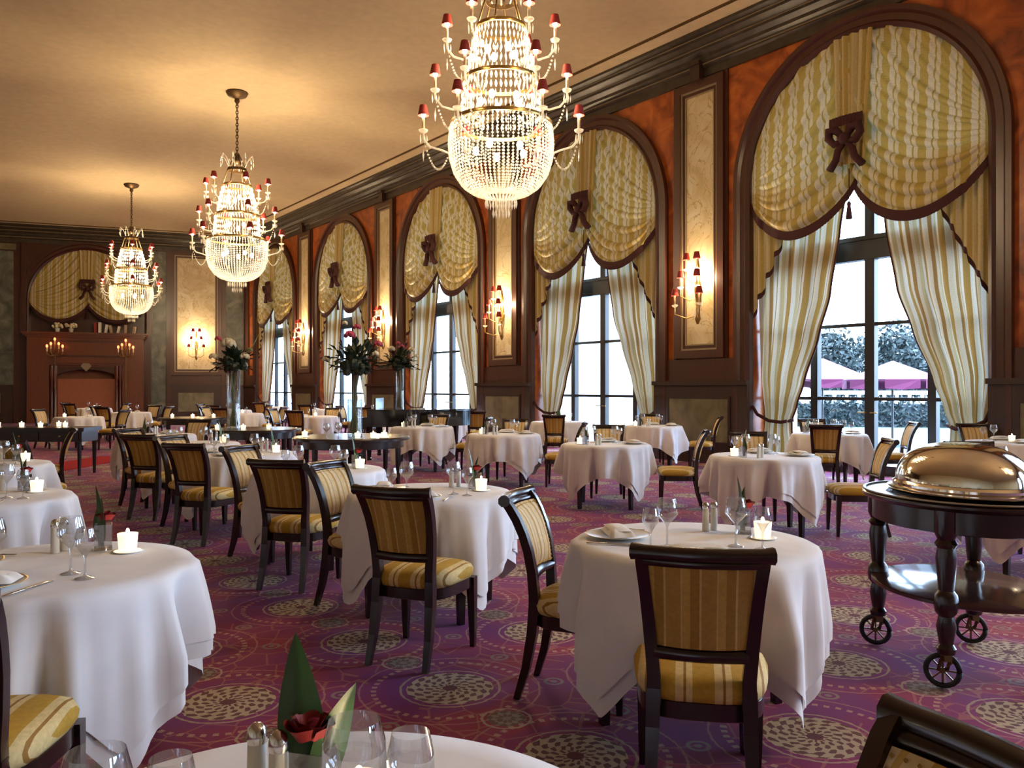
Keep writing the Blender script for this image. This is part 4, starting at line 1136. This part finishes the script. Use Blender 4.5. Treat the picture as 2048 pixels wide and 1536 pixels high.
def vase_of_flowers(x, y, z, H, R, seed, blooms, label, spread=0.42, branch=False):
    rnd = random.Random(seed)
    r = empty('flower_vase', (x,y,z)); tag(r, label, 'flower vase', 'tall flower vases')
    MB().lathe([(R,0.0),(R,0.03),(R*0.96,0.04),(R*0.96,H),(R*1.02,H+0.01)], 20, cap=False).build('glass_body', M['vaseglass'], r, True)
    MB().lathe([(R*0.9,0.0),(R*0.9,0.03)], 16).build('base', M['glass'], r)
    st = MB()
    for k in range(30):
        a = rnd.uniform(0,6.28); q = rnd.uniform(0.15,0.85)*R
        st.tube([(q*cos(a),q*sin(a),0.04),(-q*0.4*cos(a),-q*0.4*sin(a),H*0.6),(q*cos(a+1),q*sin(a+1),H+0.1)], 0.009, 5)
    tag(st.build('stems', M['stem'], r, True), kind='stuff')
    fo = MB()
    for k in range(150):
        a = rnd.uniform(0,6.28); el = rnd.uniform(-0.45,1.2); q = spread*rnd.uniform(0.25,1.0)
        c = Vector((q*cos(a)*cos(el), q*sin(a)*cos(el), H+0.12+q*0.8*sin(el)))
        d = Vector((cos(a)*cos(el),sin(a)*cos(el),sin(el)+rnd.uniform(-.5,.5))).normalized(); s = d.cross(Vector((0,0,1))).normalized()
        L = rnd.uniform(0.10,0.20); w = L*0.28; b = c - d*L*0.5
        up = s.cross(d)*0.02
        fo.add([b, c+s*w+up, c+d*L*0.5, c-s*w+up], [(0,1,2,3)])
    for k in range(26): fo.ball((rnd.uniform(-.2,.2)*spread*2,rnd.uniform(-.2,.2)*spread*2,H+0.08+rnd.uniform(-.06,.12)), 0.07, 6, 4)
    tag(fo.build('foliage', M['leafdark'], r), kind='stuff')
    for (bx, by, bz, br, mt) in blooms:
        b = MB()
        for k in range(14):
            a = k*2.4; e = 0.2+0.09*k
            p = Vector((cos(a)*cos(e),sin(a)*cos(e),sin(e)))*br*0.75
            b.ball(p*0.8, br*0.34, 6, 4)
        o = b.build('bloom', M[mt], r, True); o.location = (bx,by,H+bz)
    if branch:
        MB().tube([(0,0,H),(0.25,-0.18,H+0.4),(0.34,-0.25,H+0.62)], [0.012,0.010,0.006], 5).build('branch', M['leafpale'], r, True)
lx, ly = cos(YAW), -sin(YAW)
def bl(l, z, rr, m, d=-0.1): return (l*lx-d*0-0.1*sin(YAW), l*ly-0.1*cos(YAW), z, rr, m)
x, y = lp(-2.20,11.55)
vase_of_flowers(x, y, 0.752, 0.88, 0.105, 3, [bl(-0.05,0.50,0.10,'pinkfl'),bl(0.05,0.62,0.07,'pinkfl'),bl(0.34,0.38,0.08,'pinkfl'),bl(-0.38,0.18,0.07,'whitefl'),bl(0.30,0.25,0.07,'whitefl'),bl(-0.12,0.68,0.05,'whitefl')],
    'tallest clear glass vase of greenery with pink flowers, on the nearest dark console', 0.48)
x, y = lp(-4.66,13.8)
vase_of_flowers(x, y, 0.752, 0.95, 0.11, 5, [bl(-0.05,0.42,0.15,'whitefl'),bl(-0.22,0.52,0.07,'pinkfl'),bl(-0.30,0.22,0.09,'whitefl'),bl(0.22,0.22,0.10,'whitefl'),bl(0.02,0.12,0.07,'whitefl'),bl(0.30,0.34,0.06,'leafpale')],
    'clear glass vase with a large white bloom and upright twig, before the far wall', 0.38, True)

pn = empty('grand_piano', (8.45,14.75,0), radians(-126.9)); tag(pn, 'glossy black grand piano with closed lid behind the right row of tables', 'piano')
outline = [(-0.74,-0.80),(0.74,-0.80),(0.74,0.0),(0.72,0.30),(0.60,0.55),(0.38,0.72),(0.18,0.88),(0.02,1.05),(-0.18,1.16),(-0.42,1.18),(-0.62,1.08),(-0.72,0.9),(-0.74,0.7)]
MB().prism(outline, 0.66, 0.97).build('case', M['piano'], pn, True, 25)
MB().prism([(px_*1.015,py_*1.015) for px_,py_ in outline[:]], 0.975, 1.0).build('lid', M['piano'], pn, True, 25)
MB().box(-0.74,0.74,-1.02,-0.80,0.62,0.70).build('key_bed', M['piano'], pn)
kb = MB().box(-0.62,0.62,-0.98,-0.82,0.70,0.725).build('keyboard', M['ivorykey'], pn)
MB().box(-0.60,0.60,-0.90,-0.82,0.725,0.737).build('black_keys', M['piano'], kb)
MB().box(-0.74,-0.64,-1.02,-0.80,0.70,0.85).build('key_block', M['piano'], pn); MB().box(0.64,0.74,-1.02,-0.80,0.70,0.85).build('key_block', M['piano'], pn)
MB().box(-0.5,0.5,-0.70,-0.67,1.0,1.22).build('music_stand', M['piano'], pn)
for (a, b) in ((-0.6,-0.78),(0.6,-0.78),(-0.35,0.85)):
    MB().tube([(a,b,0.66),(a,b,0.35),(a,b,0.06)], [0.075,0.06,0.04], 8).lathe([(0.04,0.0),(0.05,0.03),(0.04,0.06)], 8, (a,b,0)).build('leg', M['piano'], pn, True, 40)
MB().box(-0.10,0.10,-0.55,-0.48,0.10,0.16).tube([(-0.07,-0.52,0.66),(-0.05,-0.52,0.14)],0.015,6).tube([(0.07,-0.52,0.66),(0.05,-0.52,0.14)],0.015,6).build('pedal_lyre', M['piano'], pn)
x, y = lp(-2.25,16.55)
vase_of_flowers(x, y, 1.003, 0.80, 0.085, 9, [bl(0.05,0.42,0.08,'pinkfl'),bl(-0.15,0.38,0.09,'whitefl'),bl(0.25,0.36,0.09,'whitefl'),bl(0.34,0.24,0.06,'whitefl'),bl(-0.02,0.50,0.06,'pinkfl')],
    'clear glass vase of greenery and pale flowers standing on the piano', 0.40)

sb = empty('sideboard', (1.75,15.7,0), -YAW); tag(sb, 'long dark sideboard with candles at the left edge of the room', 'sideboard')
MB().box(-1.05,1.05,-0.30,0.30,0.72,0.78).build('top', M['chairwood'], sb)
MB().box(-1.0,1.0,-0.26,0.26,0.55,0.72).build('body', M['chairwood'], sb)
for k in range(3):
    d = MB().box(-0.95+0.65*k,-0.35+0.65*k,-0.275,-0.26,0.58,0.70).build('drawer', M['chairwood'], sb)
    MB().ball((-0.65+0.65*k,-0.29,0.64), 0.018, 8, 6).build('knob', M['brass'], d, True)
for a in (-0.95,0.95):
    for b in (-0.24,0.24): MB().tube([(a,b,0.55),(a,b,0.0)], [0.04,0.025], 6).build('leg', M['chairwood'], sb)
def onsb(a, b): return (1.75+a*cos(YAW)+b*sin(YAW), 15.7-a*sin(YAW)+b*cos(YAW))
cands([onsb(a, b) for a, b in ((-0.55,0.05),(-0.10,-0.05),(0.25,-0.12),(0.42,0.12),(0.60,-0.02))], 0.78, 'dark sideboard at the left')
rg = MB().box(-0.45,0.45,-1.6,1.6,0.0,0.012).build('runner_rug', plain('scarlet_pile', (0.30,0.012,0.02), 0.95, spec=0.1)); rg.location = (2.75,17.3,0)
rg.rotation_euler = (0,0,-YAW)
tag(rg, 'plain scarlet runner rug on the carpet at the far left', 'rug')

# ================================================================== SERVING TROLLEY AND CLOCHE
tr = empty('serving_trolley', (4.36,2.01,0), radians(-34.3)); tag(tr, 'dark oval serving trolley on spoked wheels carrying the silver dome', 'trolley')
AX, AY = 0.435, 0.53
MB().lathe([(0.97,0.845),(1.0,0.85),(1.03,0.865),(1.03,0.875),(1.0,0.885),(0.0005,0.885)], 56, cap=False, sx=AX, sy=AY).build('top', M['chairwood'], tr, True, 30)
MB().lathe([(0.985,0.885),(1.02,0.887),(1.02,0.893),(0.985,0.893)], 56, cap=False, sx=AX, sy=AY).build('top_edging', M['frame_line'], tr, True, 30)
MB().lathe([(0.90,0.735),(0.92,0.74),(0.92,0.845),(0.90,0.846)], 56, sx=AX, sy=AY).build('apron', M['chairwood'], tr, True, 30)
MB().lathe([(0.0005,0.395),(0.90,0.395),(0.93,0.40),(0.93,0.415),(0.90,0.42),(0.0005,0.42)], 56, cap=False, sx=AX, sy=AY).build('lower_shelf', plain('polished_shelf', (0.05,0.02,0.015), 0.12), tr, True, 30)
LP0 = [(0.040,0.86),(0.040,0.74),(0.030,0.71),(0.040,0.69),(0.030,0.67),(0.036,0.62),(0.026,0.47),(0.038,0.45),(0.042,0.40),(0.038,0.37),(0.026,0.35),(0.034,0.30),(0.024,0.22),(0.034,0.20),(0.030,0.175)]
LP = [(r_*1.3, z_) for r_, z_ in LP0]
for sx_ in (-1,1):
    for sy_ in (-1,1):
        a, b = sx_*0.27, sy_*0.33
        leg = MB().lathe(LP[::-1], 12, (a,b,0)).build('leg', M['chairwood'], tr, True, 40)
        ca = MB().box(a-0.018,a+0.018,b-0.02,b+0.02,0.14,0.18).tube([(a-0.022,b,0.16),(a-0.022,b+0.03,0.086)],0.008,5).tube([(a+0.022,b,0.16),(a+0.022,b+0.03,0.086)],0.008,5).build('caster', M['chain'], tr)
        wh = MB(); c0 = Vector((a,b+0.03,0.086))
        wx, wy = 0.82, -0.57
        ring = [c0+Vector((wx*0.072*cos(2*pi*k/20),wy*0.072*cos(2*pi*k/20),0.072*sin(2*pi*k/20))) for k in range(21)]
        wh.tube(ring, 0.014, 6)
        w = wh.build('wheel', M['rubber'], tr, True)
        sp = MB().tube([c0-Vector((-wy,wx,0))*0.014,c0+Vector((-wy,wx,0))*0.014], 0.014, 8)
        for k in range(8): sp.tube([c0,c0+Vector((wx*0.066*cos(2*pi*k/8),wy*0.066*cos(2*pi*k/8),0.066*sin(2*pi*k/8)))], 0.005, 4)
        sp.build('spokes', M['chain'], w)
cl = empty('silver_cloche', (4.36,2.01,0.893), radians(-34.3)); tag(cl, 'large polished silver dome cover reflecting the room, on the trolley', 'cloche')
CX, CY = 0.285, 0.38
dome = [(max(cos(t),0.0)**0.78, 0.055+0.195*sin(t)**0.95) for t in [pi/2*k/22 for k in range(23)]]; dome[-1] = (0.0008, 0.25)
MB().lathe(dome, 64, cap=False, sx=CX, sy=CY).build('dome', M['silver'], cl, True)
MB().lathe([(1.08,0.0),(1.12,0.006),(1.12,0.02),(1.05,0.028),(1.05,0.04),(1.0,0.052),(0.99,0.058)], 64, cap=False, sx=CX, sy=CY).build('rim', M['silver'], cl, True, 40)
MB().lathe([(0.0008,0.0),(1.12,0.0),(1.16,0.010),(1.12,0.014),(0.0008,0.012)], 64, cap=False, sx=CX, sy=CY).build('tray', M['silver'], cl, True, 40)
MB().tube([(0.34,-0.06,0.07),(0.385,-0.05,0.08),(0.395,0,0.085),(0.385,0.05,0.08),(0.34,0.06,0.07)], 0.011, 8).build('handle', M['silver'], cl, True)

# ================================================================== OUTSIDE THE WINDOWS
g = MB().add([(D+0.55,-60,-0.35),(140,-60,-0.35),(140,120,-0.35),(D+0.55,120,-0.35)], [(0,1,2,3)]).build('ground', M['terrace']); struct(g)
wg = MB().box(15.5,28.5,19.4,20.0,-0.35,7.0).box(15.3,28.7,19.3,19.4,6.8,7.2).build('garden_wing', M['render']); tag(wg, 'white rendered wing of the building outside the windows', 'building')
def leafcloud(nm, mat, parent, n, fn, size, seed):
    rnd = random.Random(seed); mb = MB()
    for k in range(n):
        c = Vector(fn(rnd)); d = Vector((rnd.uniform(-1,1),rnd.uniform(-1,1),rnd.uniform(-1,1))).normalized()
        s = d.cross(Vector((rnd.uniform(-1,1),rnd.uniform(-1,1),rnd.uniform(-1,1)))).normalized(); L = size*rnd.uniform(0.6,1.3)
        mb.add([c-d*L, c+s*L*0.45, c+d*L, c-s*L*0.45], [(0,1,2,3)])
    return tag(mb.build(nm, mat, parent), kind='stuff')
def ext(px_, dep, z=-0.35):
    l = (px_-1024)/1650*dep; x, y = lp(l, dep); return (x, y, z)
hg = empty('garden_hedge', ext(1760,38)); hg.rotation_euler = (0,0,-YAW-0.2); tag(hg, 'long clipped hedge across the garden outside the nearest window', 'hedge')
MB().box(-9,9,-0.4,0.4,0,1.05).build('hedge_core', M['hedge'], hg)
leafcloud('hedge_leaves', M['treeleaf'], hg, 4200, lambda r: (r.uniform(-9,9), -0.45+r.uniform(-.08,.1), r.uniform(0,1.15)), 0.13, 4)
bal = empty('balustrade', ext(1760,42)); bal.rotation_euler = (0,0,-YAW-0.2); tag(bal, 'pale stone balustrade behind the garden hedge', 'balustrade')
MB().box(-12,12,-0.15,0.15,1.45,1.65).build('coping', M['render'], bal); MB().box(-12,12,-0.15,0.15,0,0.9).build('plinth', M['render'], bal)
for k in range(40): MB().lathe([(0.10,0.9),(0.14,1.05),(0.07,1.25),(0.10,1.45)], 6, (-11.8+0.6*k,0,0), cap=False).build('baluster', M['render'], bal, True)
for k, (px_, dep, H, R) in enumerate(((1665,48,5.2,1.5),(1725,58,5.4,1.7),(1790,48,5.6,1.5),(1845,60,6.2,1.7),(1905,49,5.8,1.5),(1245,66,4.2,1.8),(1130,66,4.0,1.8))):
    t = empty('garden_tree', ext(px_, dep)); tag(t, 'bluish leafy garden tree, %s' % ['first from the left in the nearest window','second in the nearest window','third in the nearest window','fourth in the nearest window','last in the nearest window','right one in the second window','left one in the second window'][k], 'tree', 'garden trees')
    MB().tube([(0,0,0),(0.1,0,H*0.4),(0,0.1,H*0.7)], [0.2,0.15,0.06], 6).build('trunk', M['bark'], t, True)
    def cr(r, R=R, H=H):
        a, b, q = r.uniform(0,6.28), r.uniform(-1,1), r.uniform(0.35,1)**0.5
        s = sqrt(1-b*b); bump = 1+0.22*sin(3*a+4*b)
        return (R*q*s*cos(a)*bump, R*q*s*sin(a)*bump, H*0.55+H*0.42*q*b*bump)
    leafcloud('crown', M['treeleaf'], t, 2600, cr, 0.20, 20+k)
def parasol(px_, dep, ze, zp, R, label):
    r = empty('garden_parasol', ext(px_, dep), ); r.rotation_euler = (0,0,0.3); tag(r, label, 'parasol', 'garden parasols')
    ze += 0.35; zp += 0.35
    n = 8; sg = MB()
    vs = [(0,0,zp)]+[(R*cos(2*pi*k/n),R*sin(2*pi*k/n),ze) for k in range(n)]
    sg.add(vs, [(0,1+k,1+(k+1)%n) for k in range(n)]).build('canopy', M['parasol'], r)
    for k in range(n):
        a, b = 2*pi*k/n+0.06, 2*pi*(k+1)/n-0.06
        va = [(R*cos(a),R*sin(a),ze),(R*cos(b),R*sin(b),ze),(R*cos(b),R*sin(b),ze-0.26),(R*0.98*cos((a+b)/2),R*0.98*sin((a+b)/2),ze-0.30),(R*cos(a),R*sin(a),ze-0.26)]
        MB().add(va, [(0,1,2,3,4)]).build('valance_flap', M['valance'], r)
    MB().tube([(0,0,0),(0,0,zp)], 0.035, 8).build('pole', M['winframe'], r); MB().lathe([(0.35,0),(0.35,0.08),(0.05,0.12)], 12).build('base', M['terrace'], r)
parasol(1785,25,1.68,2.26,1.45,'magenta parasol right of the door post in the nearest window')
parasol(1645,29,1.72,2.48,1.75,'magenta parasol left of the door post in the nearest window')
parasol(1258,34,1.35,1.95,1.5,'magenta parasol seen through the second window')
